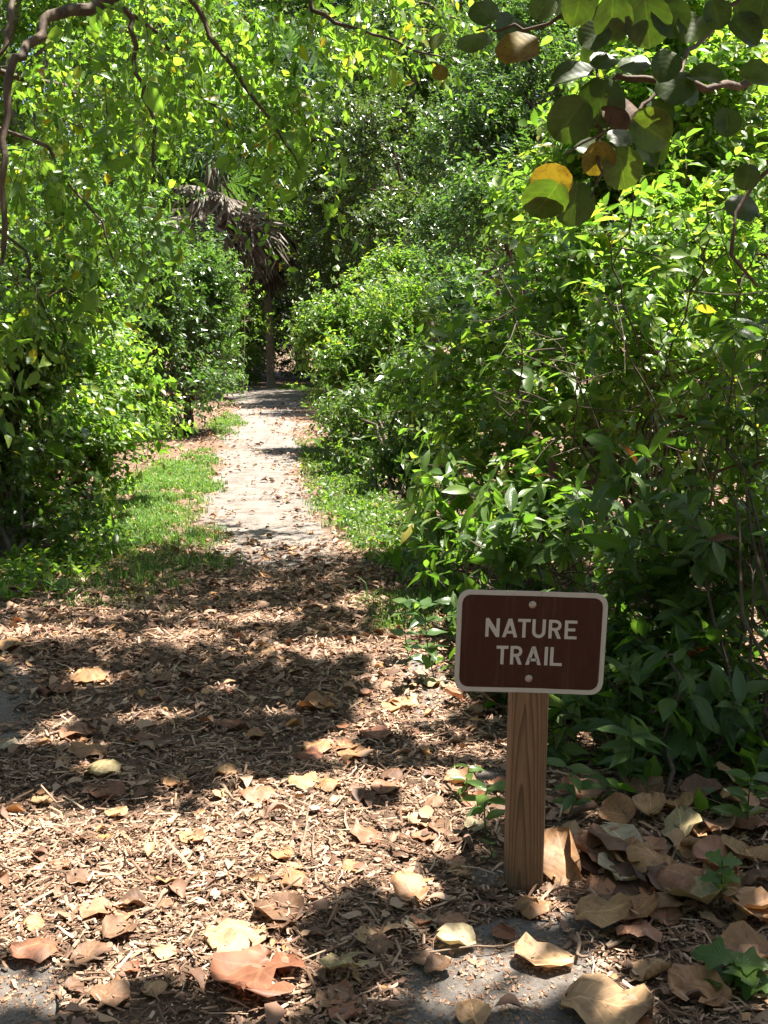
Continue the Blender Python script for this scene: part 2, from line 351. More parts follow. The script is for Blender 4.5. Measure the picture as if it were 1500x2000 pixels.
# ------------------------------------------------------------------ leaf templates (base at origin, length 1 along +Y, normal +Z)
def leaf_grid(rows, cols, prof, wid, fold=.12, droop=.15, wave=0., tip=None, notch=0.):
    """profile(t) gives half width 0..1; returns V, tris, uv."""
    Vv, UV = [], []
    for i in range(rows + 1):
        t = i / rows if prof is not rnd else (1 - math.cos(math.pi * i / rows)) / 2
        w = prof(t) * wid * .5
        for j in range(cols + 1):
            s = j / cols * 2 - 1
            y = t - notch * abs(s) * (1 - t) ** 4
            z = fold * abs(s) * w * 2 - droop * t * t + wave * math.sin(t * 9 + s * 2) * abs(s)
            Vv.append((s * w, y, z)); UV.append((j / cols, t))
    F = []
    for i in range(rows):
        for j in range(cols):
            a = i * (cols + 1) + j; b = a + 1; c = b + cols + 1; d = a + cols + 1
            if i > 0 or prof(0) > 1e-6: F.append((a, b, c))
            if i < rows - 1 or prof(1) > 1e-6: F.append((a, c, d))
            elif i == rows - 1: pass
    return np.array(Vv), np.array(F), np.array(UV)
ell = lambda t: math.sin(math.pi * min(max(t, 0), 1)) ** .8
lance = lambda t: max(0.0, (math.sin(math.pi * t ** .85)) ** 1.15)
ovate = lambda t: max(0.0, math.sin(math.pi * t ** .62) ** .95) if 0 < t < 1 else 0.0
rnd = lambda t: math.sqrt(max(0.0, 1 - (2 * t - 1) ** 2)) if t > .5 else max(math.sqrt(max(0.0, 1 - (2 * t - 1) ** 2)), 0)
KITE = (np.array([(0, 0, 0), (.26, .42, .06), (0, 1, -.12), (-.26, .42, .06)]), np.array([(0, 1, 2), (0, 2, 3)]), np.array([(.5, 0), (1, .4), (.5, 1), (0, .4)]))
MID = (np.array([(0, 0, 0), (.2, .22, .05), (.24, .58, .02), (0, 1, -.2), (-.24, .58, .02), (-.2, .22, .05), (0, .4, -.02)]),
       np.array([(0, 1, 6), (1, 2, 6), (2, 3, 6), (3, 4, 6), (4, 5, 6), (5, 0, 6)]), np.array([(.5, 0), (.9, .2), (1, .6), (.5, 1), (0, .6), (.1, .2), (.5, .4)]))
COFFEE = [leaf_grid(7, 4, lance, .36, .10, .22, .012), leaf_grid(7, 4, lance, .42, .16, .10, .02), leaf_grid(7, 4, lance, .34, .2, .32, .015)]
OVER = [leaf_grid(5, 4, ovate, .58, .12, .18, .02), leaf_grid(5, 4, ovate, .52, .2, .28, .02), leaf_grid(5, 4, ovate, .5, .06, .1, .03)]
GRAPE = [leaf_grid(6, 6, rnd, 1.02, .10, .08, .02, notch=.06), leaf_grid(6, 6, rnd, .95, .22, .15, .03, notch=.06), leaf_grid(6, 6, rnd, 1.08, -.05, .2, .04, notch=.06)]

GRAPE_LOW = leaf_grid(3, 4, rnd, 1.05, .1, .1, .02)
def frames(d, n):
    d = unit(d); z = n - (n * d).sum(-1, keepdims=True) * d; z = unit(z); x = np.cross(d, z)
    return np.stack([x, d, z], -1)               # columns
def place_leaves(tpl, pos, R, sc, var):
    Vt, Ft, UVt = tpl; n, m = len(pos), len(Vt)
    VV = np.einsum('nij,mj->nmi', R, Vt) * sc[:, None, None] + pos[:, None]
    FF = (Ft[None] + (np.arange(n) * m)[:, None, None]).reshape(-1, 3)
    return VV.reshape(-1, 3), FF, np.repeat(var, m), np.tile(UVt, (n, 1))

def spray_leaves(rng, p, d, L, K, leaf, spread=.9, droop=.25, up=1.0, jit=.35, opposite=False, tipcl=0.0):
    """K leaves along each twig p + d*L; returns leaf base, direction, normal, size and the twig end points."""
    S = len(p); t = (np.arange(K) + .6) / K
    if tipcl: t = 1 - (1 - t) * (1 - tipcl)
    side = unit(np.cross(d, np.array([0, 0, 1.0]) + rng.normal(0, .15, (S, 3)))); upv = np.cross(side, d)
    sag = droop * L[:, None] * (t ** 2)[None]
    pos = p[:, None] + d[:, None] * (L[:, None] * t[None])[..., None]; pos[..., 2] -= sag
    if opposite:
        ang = (np.arange(K) // 2) * (np.pi / 2) + (np.arange(K) % 2) * np.pi
    else:
        ang = np.arange(K) * np.pi + (np.arange(K) % 3) * .5
    ang = ang[None] + rng.normal(0, .3, (S, K)) + rng.uniform(0, 6.3, (S, 1)) * (1 if opposite else .08)
    rad = np.cos(ang)[..., None] * side[:, None] + np.sin(ang)[..., None] * upv[:, None]
    ld = unit(d[:, None] * .55 + rad * spread + np.array([0, 0, -droop]) + rng.normal(0, jit, (S, K, 3)))
    nn = unit(np.array([0, 0, up * .75]) + d[:, None] * .6 + rng.normal(0, .5, (S, K, 3)))
    sz = leaf * rng.lognormal(-.03, .32, (S, K)) * (1 - .25 * (t[None] > .85))
    return pos.reshape(-1, 3), ld.reshape(-1, 3), nn.reshape(-1, 3), sz.ravel(), pos[:, -1]

def twigs_mesh(mb, a, b, r):                     # thin three-sided twigs
    d = unit(b - a); u = unit(np.cross(d, np.array([.3, .5, .8]))); w = np.cross(d, u); n = len(a)
    r = np.broadcast_to(r, (n,))
    offs = [u, -.5 * u + .87 * w, -.5 * u - .87 * w]
    VV = np.concatenate([np.stack([a + o * r[:, None] for o in offs], 1), np.stack([b + o * r[:, None] * .4 for o in offs], 1)], 1)
    f = np.array([(0, 1, 4, 3), (1, 2, 5, 4), (2, 0, 3, 5)])
    mb.add(VV.reshape(-1, 3), (f[None] + (np.arange(n) * 6)[:, None, None]).reshape(-1, 4))

def blob_sprays(rng, blobs, n, clumps=22, tight=.2, outw=.8, upw=.45):
    """spray anchors spread over clumps that sit on the blobs' uneven surfaces"""
    blobs = [np.asarray(b, float) for b in blobs]
    wgt = np.array([(b[3] * b[4] * b[5]) ** (2 / 3) for b in blobs]); wgt /= wgt.sum()
    p, d = [], []
    cl = []
    for b, w in zip(blobs, wgt):
        m = max(6, int(clumps * (b[3] * b[5]) ** .5)); m = min(m, 70)
        u = unit(rng.normal(0, 1, (m, 3))); u[:, 2] = np.where(u[:, 2] < -.55, -u[:, 2] * .5, u[:, 2]); u = unit(u)
        rr = rng.uniform(.45, 1.12, m)
        k = rng.multinomial(int(n * w), rng.dirichlet(np.full(m, 2.5)))
        for q in range(m):
            c = b[:3] + u[q] * rr[q] * b[3:6]; cl.append(c)
            s = tight * b[3:6] + .05
            g = rng.normal(0, 1, (k[q], 3)) * s
            p.append(c + g); d.append(unit(u[q] * outw + unit(g) * .5 + np.array([0, 0, upw]) + rng.normal(0, .35, (k[q], 3))))
    return np.concatenate(p), np.concatenate(d), np.array(cl)

def stems(rng, base, targets, r0, nst=5, sides=5, wob=.03):
    """multi-stem skeleton from the base to the clumps"""
    mb = MB(); t = np.asarray(targets)
    if len(t) > 60: t = t[rng.choice(len(t), 60, False)]
    mains = []
    idx = rng.choice(len(t), min(nst, len(t)), False)
    for i in idx:
        b = base + np.array([rng.normal(0, r0 * 2.5), rng.normal(0, r0 * 2.5), 0]); b[2] = -.05
        c = curve([b, b * .55 + t[i] * .45 + np.array([rng.normal(0, .12), rng.normal(0, .12), .2 * (t[i][2])]) * .6, t[i]], 10, rng, wob)
        mains.append(c); v, f = tube(c, np.linspace(r0, r0 * .3, 10), sides); mb.add(v, f)
    for i in range(len(t)):
        if i in idx: continue
        best = min(((np.linalg.norm(c[k] - t[i]) + .3 * max(0, c[k][2] - t[i][2]), c[k]) for c in mains for k in (3, 4, 5, 6, 7)), key=lambda z: z[0])[1]
        m = (best + t[i]) / 2 + rng.normal(0, .08, 3) * np.linalg.norm(best - t[i])
        v, f = tube(curve([best, m, t[i]], 6, rng, wob * .5), np.linspace(r0 * .4, r0 * .12, 6), 4); mb.add(v, f)
    return mb

LEAF_ME = {}
def leaf_mesh(key, tpl, mat):
    k = (key, mat.name)
    if k not in LEAF_ME: LEAF_ME[k] = mesh('leaf', tpl[0], tpl[1], mat, tpl[2], None, True)
    return LEAF_ME[k]
def single_leaves(parent, base, name, key, tpls, mat, pos, R, sc, rng, alt=None):
    for i in range(len(pos)):
        q = int(rng.integers(len(tpls))); m = mat
        if alt is not None and rng.random() < alt[1]: m = alt[0]
        o = obj(name, leaf_mesh(f'{key}{q}', tpls[q], m), parent)
        Mx = np.eye(4); Mx[:3, :3] = R[i] * sc[i]; Mx[:3, 3] = pos[i] - base
        o.matrix_basis = Matrix(Mx.tolist())

def nearest_in_view(pos, k):
    px, py, f = project(pos)
    vis = (px > -20) & (px < 1520) & (py > -20) & (py < 2020)
    i = np.where(vis)[0]
    return i[np.argsort(f[i])[:k]]

def plant(seed, name, label, cat, base, blobs, n, K, L, leaf, mat, tpl=MID, group=None, r0=.02, nst=6, singles=0, stpl=None, skey='',
          spread=.9, droop=.25, opposite=False, tipcl=0.0, clumps=22, tight=.15, twig_r=.0024, stem_name='stem', bark='twig', upw=.45, alt=None, rest_mat=None, up=1.0):
    rng = np.random.default_rng(seed); base = np.asarray(base, float)
    t = thing(name, base, label, cat, group)
    p, d, cl = blob_sprays(rng, blobs, n, clumps, tight, upw=upw)
    keep = p[:, 2] > .06; p, d = p[keep], d[keep]
    LL = L * rng.uniform(.6, 1.35, len(p))
    pos, ld, nn, sz, tips = spray_leaves(rng, p, d, LL, K, leaf, spread, droop, opposite=opposite, tipcl=tipcl, up=up)
    ok = pos[:, 2] > .03; pos, ld, nn, sz = pos[ok], ld[ok], nn[ok], sz[ok]
    R = frames(ld, nn); var = rng.random(len(pos))
    sb = stems(rng, base, cl, r0, nst)
    obj(stem_name, sb.mesh('stem', M[bark], base, True), t)
    if twig_r:
        mb = MB(); twigs_mesh(mb, p - d * .05, tips, twig_r); obj('twig_mass', mb.mesh('twig_mass', M['twig'], base), t, kind='stuff')
    rest = np.ones(len(pos), bool)
    if singles:
        idx = nearest_in_view(pos, singles); rest[idx] = False
        single_leaves(t, base, 'leaf', skey, stpl, M[mat], pos[idx], R[idx], sz[idx], rng, alt)
    v, f, va, uv = place_leaves(tpl, pos[rest] - base, R[rest], sz[rest], var[rest])
    obj('foliage', mesh('foliage', v, f, M[rest_mat or mat], uv, va, tpl is not KITE), t, kind='stuff')
    return t

def B(px, py, Y, rx, ry, ryd=None):              # blob from its outline in the picture and its distance
    c = P(px, py, Y); s = Y / FPX
    return (c[0], c[1], c[2], rx * s, (ryd if ryd else .8 * rx * s), ry * s)

# ------------------------------------------------------------------ background trees
def tree_proto(seed, name, h, rad, n, leaf, mat, low=.12):
    rng = np.random.default_rng(seed)
    t = thing(name, (0, 0, 0), '', 'tree'); blobs = []
    for i in range(9):
        z = h * (low + (1 - low) * (i + .5) / 9); a = rng.uniform(0, 6.3); rr = rad * rng.uniform(.25, .7)
        blobs.append((math.cos(a) * rr, math.sin(a) * rr, z, rad * rng.uniform(.4, .65), rad * rng.uniform(.4, .65), h * rng.uniform(.08, .13)))
    p, d, cl = blob_sprays(rng, blobs, n, 14, .26)
    pos, ld, nn, sz, tips = spray_leaves(rng, p, d, .32 * rng.uniform(.6, 1.3, len(p)), 9, leaf, .9, .3)
    v, f, va, uv = place_leaves(KITE, pos, frames(ld, nn), sz, rng.random(len(pos)))
    tr = curve([(0, 0, -.2), (rng.normal(0, .2), rng.normal(0, .2), h * .3), (rng.normal(0, .5), rng.normal(0, .5), h * .6), (rng.normal(0, .6), 0, h * .9)], 14)
    V1, F1 = tube(tr, np.linspace(.2, .05, 14), 8); obj('trunk', mesh('trunk', V1, F1, M['bark_grey'], smooth=True), t)
    mb = MB()
    for c in cl[rng.choice(len(cl), min(40, len(cl)), False)]:
        k = int(np.clip(c[2] / h * 12 - 2, 2, 12)); m = (tr[k] + c) / 2 + np.array([0, 0, -.2])
        v2, f2 = tube(curve([tr[k], m, c], 6, rng, .05), np.linspace(.06, .015, 6), 4); mb.add(v2, f2)
    obj('branch', mb.mesh('branch', M['bark_grey']), t)
    obj('crown', mesh('crown', v, f, M[mat], uv, va), t, kind='stuff')
    return t
def copy_tree(root):
    r = root.copy(); col.objects.link(r)
    for ch in root.children:
        c = ch.copy(); col.objects.link(c); c.parent = r
    return r
protoA = tree_proto(11, 'broadleaf_tree', 13, 3.0, 3600, .15, 'leaf_green')
protoB = tree_proto(12, 'broadleaf_tree', 11, 2.7, 3600, .13, 'leaf_dark', .06)
protoC = tree_proto(13, 'broadleaf_tree', 14, 3.2, 3600, .15, 'leaf_bright', .15)
used = set()
def put_tree(proto, x, y, rz, s, label, group='woodland trees closing the end of the trail'):
    t = proto if proto.name not in used else copy_tree(proto)
    used.add(t.name); t.location = (x, y, 0); t.rotation_euler = (0, 0, rz); t.scale = (s, s, s)
    t['label'] = label; t['group'] = group
FAR = 'tall leafy tree in the dense woodland behind the palm trunk'
LEFT_T = 'tall tree rising behind the shrubs on the grassy side of the trail'
BACK_T = 'tall woodland tree standing across the trail entrance, facing the sign'
RIGHT_T = 'tall vine-green tree rising behind the bushes on the sign side of the trail'
for args in [(protoB, -5.2, 41, .3, 1.0, FAR), (protoB, -2.2, 43, 1.3, 1.1, FAR), (protoB, .6, 42, 2.9, 1.05, FAR), (protoB, 3.8, 40, 4.0, 1.1, FAR),
             (protoA, -8.5, 40, 1.0, 1.15, FAR), (protoA, 7, 42, 2, 1.1, FAR), (protoA, -1.0, 50, 4, 1.5, FAR), (protoC, -6, 52, 4, 1.45, FAR), (protoC, 4, 50, 1, 1.5, FAR), (protoA, -3.5, 47, .4, 1.45, FAR), (protoA, 12, 50, .5, 1.3, FAR), (protoA, -13, 50, 3.5, 1.3, FAR),
             (protoC, -8.3, 27, .5, .95, LEFT_T), (protoA, -11.5, 30, 5, 1.1, LEFT_T), (protoC, -10.5, 21, 2.2, .9, LEFT_T), (protoA, -5.3, 33, 3.3, .9, LEFT_T), (protoC, -14, 24, 4, 1, LEFT_T),
             (protoB, 3.6, 26, .9, .95, RIGHT_T), (protoA, 6.3, 23, 2.4, .9, RIGHT_T), (protoC, 9.3, 22, 3.4, .95, RIGHT_T), (protoB, 3.0, 33, 5.2, 1.0, RIGHT_T), (protoA, 9.5, 30, 1.4, 1.15, RIGHT_T), (protoC, 8.3, 15.5, .2, .75, RIGHT_T), (protoC, 14, 27, 1.9, 1.1, RIGHT_T), (protoB, 1.3, 31, .4, .95, RIGHT_T), (protoB, .2, 36, 2.4, 1.0, RIGHT_T), (protoB, .3, 28.3, 2.9, .85, RIGHT_T),
             (protoA, -5, -6, 0, 1, BACK_T), (protoB, 1.5, -8, 1, 1.1, BACK_T), (protoC, 7, -7, 2, 1.05, BACK_T), (protoA, -10, -2, 3, 1, BACK_T), (protoB, 11.5, -1, 4, 1, BACK_T), (protoC, -3, -14, 5, 1.2, BACK_T), (protoA, 5, -14, 2, 1.2, BACK_T), (protoB, -8.5, 5, 2, .95, BACK_T)]:
    put_tree(*args)

# ------------------------------------------------------------------ palms
def fan_frond(rng, dead=False, nseg=26, L=1.0):
    Vv, F, va = [], [], []
    pet = 1.0 if not dead else .7
    # petiole
    mb = MB(); c = curve([(0, 0, 0), (0, pet * .5, .05), (0, pet, -.02)], 5); v, f = tube(c, np.linspace(.03, .014, 5), 4); mb.add(v, f, .8)
    for i in range(nseg):
        a = (i / (nseg - 1) - .5) * (4.3 if not dead else 2.2); ll = L * (1 - .22 * abs(a) / 2.2) * rng.uniform(.85, 1.1)
        d = np.array([math.sin(a), math.cos(a), 0]); o = np.array([0, pet, 0]) + d * .02
        s = np.array([math.cos(a), -math.sin(a), 0]); w = .035 * ll
        dr = .12 if not dead else rng.uniform(.0, .2)
        zj = rng.normal(0, .05 if not dead else .14)
        q = [o, o + d * ll * .5 + s * w + np.array([0, 0, .04 + zj * .5]), o + d * ll * .5 - s * w + np.array([0, 0, .04 + zj * .5]),
             o + d * ll * .8 + s * w * .5 + np.array([0, 0, -dr * .5 + zj]), o + d * ll * .8 - s * w * .5 + np.array([0, 0, -dr * .5 + zj]), o + d * ll * (1.0 if not dead else .95) + np.array([0, 0, -dr * 2.2 + zj])]
        mb.add(np.array(q), np.array([(0, 1, 2), (1, 3, 4), (1, 4, 2), (3, 5, 4)]), rng.random())
    return mb
rngp = np.random.default_rng(77)
FROND = [fan_frond(rngp).mesh('frond', M['frond']) for _ in range(3)]
DEAD = [fan_frond(rngp, True, 22).mesh('dead_frond', M['frond_dead']) for _ in range(4)]
def palm(base, top, label, ngreen=22, ndead=26, r=.14, dead_len=1.4, skirt=1.6):
    t = thing('cabbage_palm', base, label, 'palm tree')
    h = top[2] - base[2]; off = np.asarray(top) - np.asarray(base)
    c = curve([(0, 0, -.1), off * .5 + np.array([.05, 0, 0]), off], 60)
    rr = np.linspace(r, r * .85, 60) * (1 + .09 * (np.arange(60) % 2)); rr[:3] *= 1.25
    v, f = tube(c, rr, 10); obj('trunk', mesh('trunk', v, f, M['palm_bark'], smooth=False), t)
    def fr(ms, name, z, az, el, s, roll):
        o = obj(name, ms[int(rngp.integers(len(ms)))], t)
        k = off + np.array([0, 0, z]); o.location = Vector(k)
        o.rotation_euler = (Matrix.Rotation(az, 3, 'Z') @ Matrix.Rotation(el, 3, 'X') @ Matrix.Rotation(roll, 3, 'Y')).to_euler(); o.scale = (s, s, s)
    for i in range(ngreen):
        fr(FROND, 'frond', rngp.uniform(-.1, .35), i * 2.4 + rngp.normal(0, .2), math.radians(rngp.uniform(-30, 75)), rngp.uniform(1.1, 1.5), rngp.normal(0, .3))
    for i in range(ndead):
        fr(DEAD, 'dead_frond', -rngp.uniform(.05, skirt), i * 2.4 + rngp.normal(0, .3), math.radians(rngp.uniform(-88, -45)), dead_len * rngp.uniform(.7, 1.15), rngp.normal(0, .5))
    return t
b = G(530, 757); palm(b, P(508, 370, b[1]), 'tall palm with slim ringed trunk and thick brown skirt at the trail end', 20, 80, .13, 1.25, 1.3)
b2 = np.array([P(415, 700, 27)[0], 27, 0]); palm(b2, P(412, 305, 27), 'palm with grey drooping dead fronds above the cool green shrub', 18, 44, .15, 1.6, .8)
b3 = np.array([P(545, 700, 25)[0] - .1, 37, 0]); palm((P(655, 700, 37)[0], 37, 0), P(585, 175, 37), 'taller palm with a green fan crown behind the skirted palm', 26, 10, .16, 1.2, .8)
# slim dark leaning tree beside the palm
b = G(483, 768)
plant(301, 'leaning_sapling', 'slim dark leaning tree beside the palm trunk', 'tree', b, [B(452, 560, 30, 45, 60), B(470, 610, 30.5, 40, 40), B(430, 600, 29, 40, 40)], 260, 9, .3, .09, 'leaf_green', KITE, r0=.05, nst=1, stem_name='trunk', bark='bark')

# ------------------------------------------------------------------ shrubs on the grassy side
LG = 'shrubs lining the trail'
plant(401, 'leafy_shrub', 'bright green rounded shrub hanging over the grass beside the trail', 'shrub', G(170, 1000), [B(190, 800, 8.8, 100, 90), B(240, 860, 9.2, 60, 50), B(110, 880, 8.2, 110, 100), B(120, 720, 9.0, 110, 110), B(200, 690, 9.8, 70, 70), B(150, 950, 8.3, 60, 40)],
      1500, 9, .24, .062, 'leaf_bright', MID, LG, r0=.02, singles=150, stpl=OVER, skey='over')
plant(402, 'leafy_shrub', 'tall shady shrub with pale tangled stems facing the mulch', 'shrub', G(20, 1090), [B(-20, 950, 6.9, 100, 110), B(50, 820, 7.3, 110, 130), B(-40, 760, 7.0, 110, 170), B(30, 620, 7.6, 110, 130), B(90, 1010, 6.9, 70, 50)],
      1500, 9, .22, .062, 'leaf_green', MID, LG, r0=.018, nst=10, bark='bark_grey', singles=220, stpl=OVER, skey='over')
plant(407, 'leafy_shrub', 'loose green shrub at the mulch edge in front of the shady shrub', 'shrub', (-4.3, 5.3, 0), [(-4.3, 5.3, 1.0, .9, .8, .8), (-4.0, 5.0, .5, .8, .7, .45), (-4.7, 5.2, 1.9, .7, .7, .6)], 420, 9, .24, .065, 'leaf_green', KITE, LG, r0=.018)
plant(403, 'leafy_shrub', 'cool glossy green shrub with low dark stems at the trail bend', 'shrub', G(370, 850), [B(330, 560, 16.5, 95, 90), B(375, 650, 16.3, 75, 90), B(405, 590, 18, 50, 110), B(300, 690, 15.5, 70, 80), B(340, 760, 15.8, 80, 60), B(400, 720, 17, 45, 70), B(270, 620, 15.5, 70, 80)],
      2900, 9, .26, .07, 'leaf_cool', KITE, LG, r0=.04)
plant(404, 'leafy_shrub', 'high shrub wall glinting pale green behind the rounded shrub', 'shrub', (-5.0, 14, 0), [B(130, 520, 13, 120, 110), B(250, 490, 14.5, 90, 90), B(60, 420, 13.5, 120, 100), B(170, 400, 15.5, 110, 75), B(190, 600, 12.5, 90, 80), B(20, 560, 12, 100, 130), B(300, 540, 15.5, 60, 50)],
      3400, 9, .26, .075, 'leaf_cool', KITE, LG, r0=.05)
plant(405, 'leafy_shrub', 'low green undergrowth bush at the foot of the palm', 'shrub', G(470, 752), [B(465, 700, 35, 45, 45), B(440, 650, 34, 40, 50), B(500, 715, 36, 35, 30), B(490, 640, 37, 50, 60)],
      700, 8, .3, .10, 'leaf_green', KITE, LG, r0=.03)
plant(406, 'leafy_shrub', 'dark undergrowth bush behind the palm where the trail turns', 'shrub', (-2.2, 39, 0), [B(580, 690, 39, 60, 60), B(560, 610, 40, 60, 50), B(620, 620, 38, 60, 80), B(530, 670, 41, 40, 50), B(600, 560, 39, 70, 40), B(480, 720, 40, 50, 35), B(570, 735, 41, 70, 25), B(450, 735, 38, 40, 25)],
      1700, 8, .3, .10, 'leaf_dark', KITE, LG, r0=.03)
# ------------------------------------------------------------------ shrubs on the sign side
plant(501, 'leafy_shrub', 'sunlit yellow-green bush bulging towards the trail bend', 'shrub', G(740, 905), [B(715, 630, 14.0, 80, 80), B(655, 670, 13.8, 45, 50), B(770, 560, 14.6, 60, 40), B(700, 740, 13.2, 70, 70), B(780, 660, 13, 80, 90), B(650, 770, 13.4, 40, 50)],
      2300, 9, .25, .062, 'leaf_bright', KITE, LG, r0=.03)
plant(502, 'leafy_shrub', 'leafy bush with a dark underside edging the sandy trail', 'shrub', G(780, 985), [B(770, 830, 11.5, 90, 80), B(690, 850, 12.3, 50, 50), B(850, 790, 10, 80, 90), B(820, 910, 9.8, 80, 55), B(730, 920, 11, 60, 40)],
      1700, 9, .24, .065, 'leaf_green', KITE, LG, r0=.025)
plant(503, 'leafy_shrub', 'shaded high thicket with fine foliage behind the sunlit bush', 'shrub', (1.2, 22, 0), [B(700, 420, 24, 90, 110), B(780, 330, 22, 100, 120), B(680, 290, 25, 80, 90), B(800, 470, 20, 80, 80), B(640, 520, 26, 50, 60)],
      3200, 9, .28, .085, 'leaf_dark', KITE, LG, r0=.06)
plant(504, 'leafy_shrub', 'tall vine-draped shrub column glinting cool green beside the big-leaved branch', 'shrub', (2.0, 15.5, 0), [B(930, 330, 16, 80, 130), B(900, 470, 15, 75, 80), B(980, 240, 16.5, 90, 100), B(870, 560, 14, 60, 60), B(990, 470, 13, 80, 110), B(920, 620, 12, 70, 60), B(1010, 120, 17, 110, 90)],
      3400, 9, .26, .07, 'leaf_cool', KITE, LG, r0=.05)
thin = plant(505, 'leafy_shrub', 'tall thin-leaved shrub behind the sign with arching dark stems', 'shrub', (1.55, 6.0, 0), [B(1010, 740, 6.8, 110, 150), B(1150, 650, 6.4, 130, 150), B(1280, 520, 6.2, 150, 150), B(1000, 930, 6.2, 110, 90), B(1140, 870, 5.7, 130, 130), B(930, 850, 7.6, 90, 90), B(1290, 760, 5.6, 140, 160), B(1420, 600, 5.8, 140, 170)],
      1300, 8, .28, .072, 'leaf_bright', MID, LG, r0=.015, nst=18, singles=290, stpl=COFFEE, skey='coffee_thin', spread=.75, droop=.35)
rb = np.random.default_rng(550); bare = MB()
for (x0, y0, x1, y1, Yd, rr_) in [(1090, 1250, 1000, 560, 5.0, .007), (1180, 1300, 1230, 420, 4.9, .008), (1250, 1250, 1100, 640, 4.9, .006), (1330, 1250, 1480, 470, 4.8, .008), (1130, 1250, 960, 740, 5.1, .005), (1290, 1280, 1380, 380, 4.9, .007), (1400, 1250, 1200, 560, 4.7, .006), (1060, 1230, 1140, 700, 4.9, .005), (1450, 1250, 1290, 640, 4.7, .006), (1210, 1260, 1330, 700, 4.8, .005), (1350, 1240, 1130, 860, 4.8, .005)]:
    g0 = P(x0, y0, Yd + .5); g0[2] = -.03; e = P(x1, y1, Yd); c = curve([g0, g0 * .6 + e * .4 + np.array([rb.normal(0, .08), .05, .25]), g0 * .2 + e * .8 + np.array([rb.normal(0, .06), 0, .12]), e + np.array([0, 0, -.03])], 18, rb, .008)
    v, f = tube(c, np.linspace(rr_, .0025, 18), 5); bare.add(v, f)
    for k in range(6, 17, 2):
        e2 = c[k] + unit(np.array([rb.normal(0, 1), rb.normal(-.4, .5), rb.normal(.2, .6)])) * rb.uniform(.15, .4); v, f = tube(curve([c[k], (c[k] + e2) / 2 + rb.normal(0, .02, 3), e2], 6), np.linspace(rr_ * .5, .0015, 6), 4); bare.add(v, f)
obj('branch', bare.mesh('branch', M['twig'], np.array(thin.location), True), thin)
plant(506, 'leafy_shrub', 'high backlit yellow-green thicket above the thin-leaved shrub', 'shrub', (3.0, 8.2, 0), [B(1250, 330, 8.0, 150, 130), B(1400, 250, 7.6, 150, 130), B(1180, 480, 8.4, 110, 110), B(1450, 430, 7.4, 120, 150), B(1330, 120, 8.5, 160, 100), B(1090, 420, 9.5, 70, 90), B(1420, 800, 7.6, 150, 170), B(1250, 950, 7.4, 150, 120), B(1560, 900, 6.6, 120, 250), B(1450, 1120, 6.6, 140, 100)],
      2500, 8, .28, .085, 'leaf_bright', MID, LG, r0=.03, nst=8, singles=150, stpl=COFFEE, skey='coffee_thin', spread=.75)
# wild coffee round the sign
def coffee(seed, base, blobs, n, label, singles, mat='leaf_coffee'):
    plant(seed, 'wild_coffee_shrub', label, 'shrub', base, blobs, n, 8, .18, .102, mat, COFFEE[0], 'wild coffee shrubs round the sign', r0=.009, nst=9, singles=singles, stpl=COFFEE, skey='coffee',
          opposite=True, tipcl=.25, droop=.3, spread=1.0, twig_r=.003, clumps=22, tight=.2, alt=(M['leaf_dead'], .03))
coffee(601, G(1300, 1560), [B(1300, 1270, 3.9, 130, 110), B(1400, 1380, 3.5, 110, 100), B(1250, 1420, 3.5, 90, 80), B(1450, 1200, 3.8, 90, 130)], 175, 'ribbed-leaf shrub directly beside the sign panel, reaching down to the leaf litter', 280)
coffee(602, G(1120, 1420), [B(1150, 1130, 4.4, 130, 80), B(1020, 1090, 4.8, 100, 70), B(1130, 1480, 3.35, 60, 60), B(1180, 1330, 3.9, 90, 90), B(920, 1130, 4.9, 50, 40)], 125, 'ribbed-leaf shrub rising straight behind the sign panel and post', 240)
coffee(603, G(1560, 1560), [B(1430, 950, 3.9, 130, 140), B(1480, 1120, 3.6, 90, 100), B(1350, 1080, 4.2, 100, 90), B(1480, 780, 4.2, 110, 110)], 115, 'tall ribbed-leaf shrub with hanging shaded leaves above the shrub beside the sign', 280)
coffee(604, G(1000, 1200), [B(960, 1000, 5.6, 110, 90), B(880, 1060, 6.0, 60, 50), B(1080, 990, 5.2, 100, 80)], 150, 'ribbed-leaf shrub with leaves coloured as sunlit between the sign and the weedy verge', 150, 'leaf_bright')  # brighter leaf colour than the other coffee shrubs, standing in for sunlight

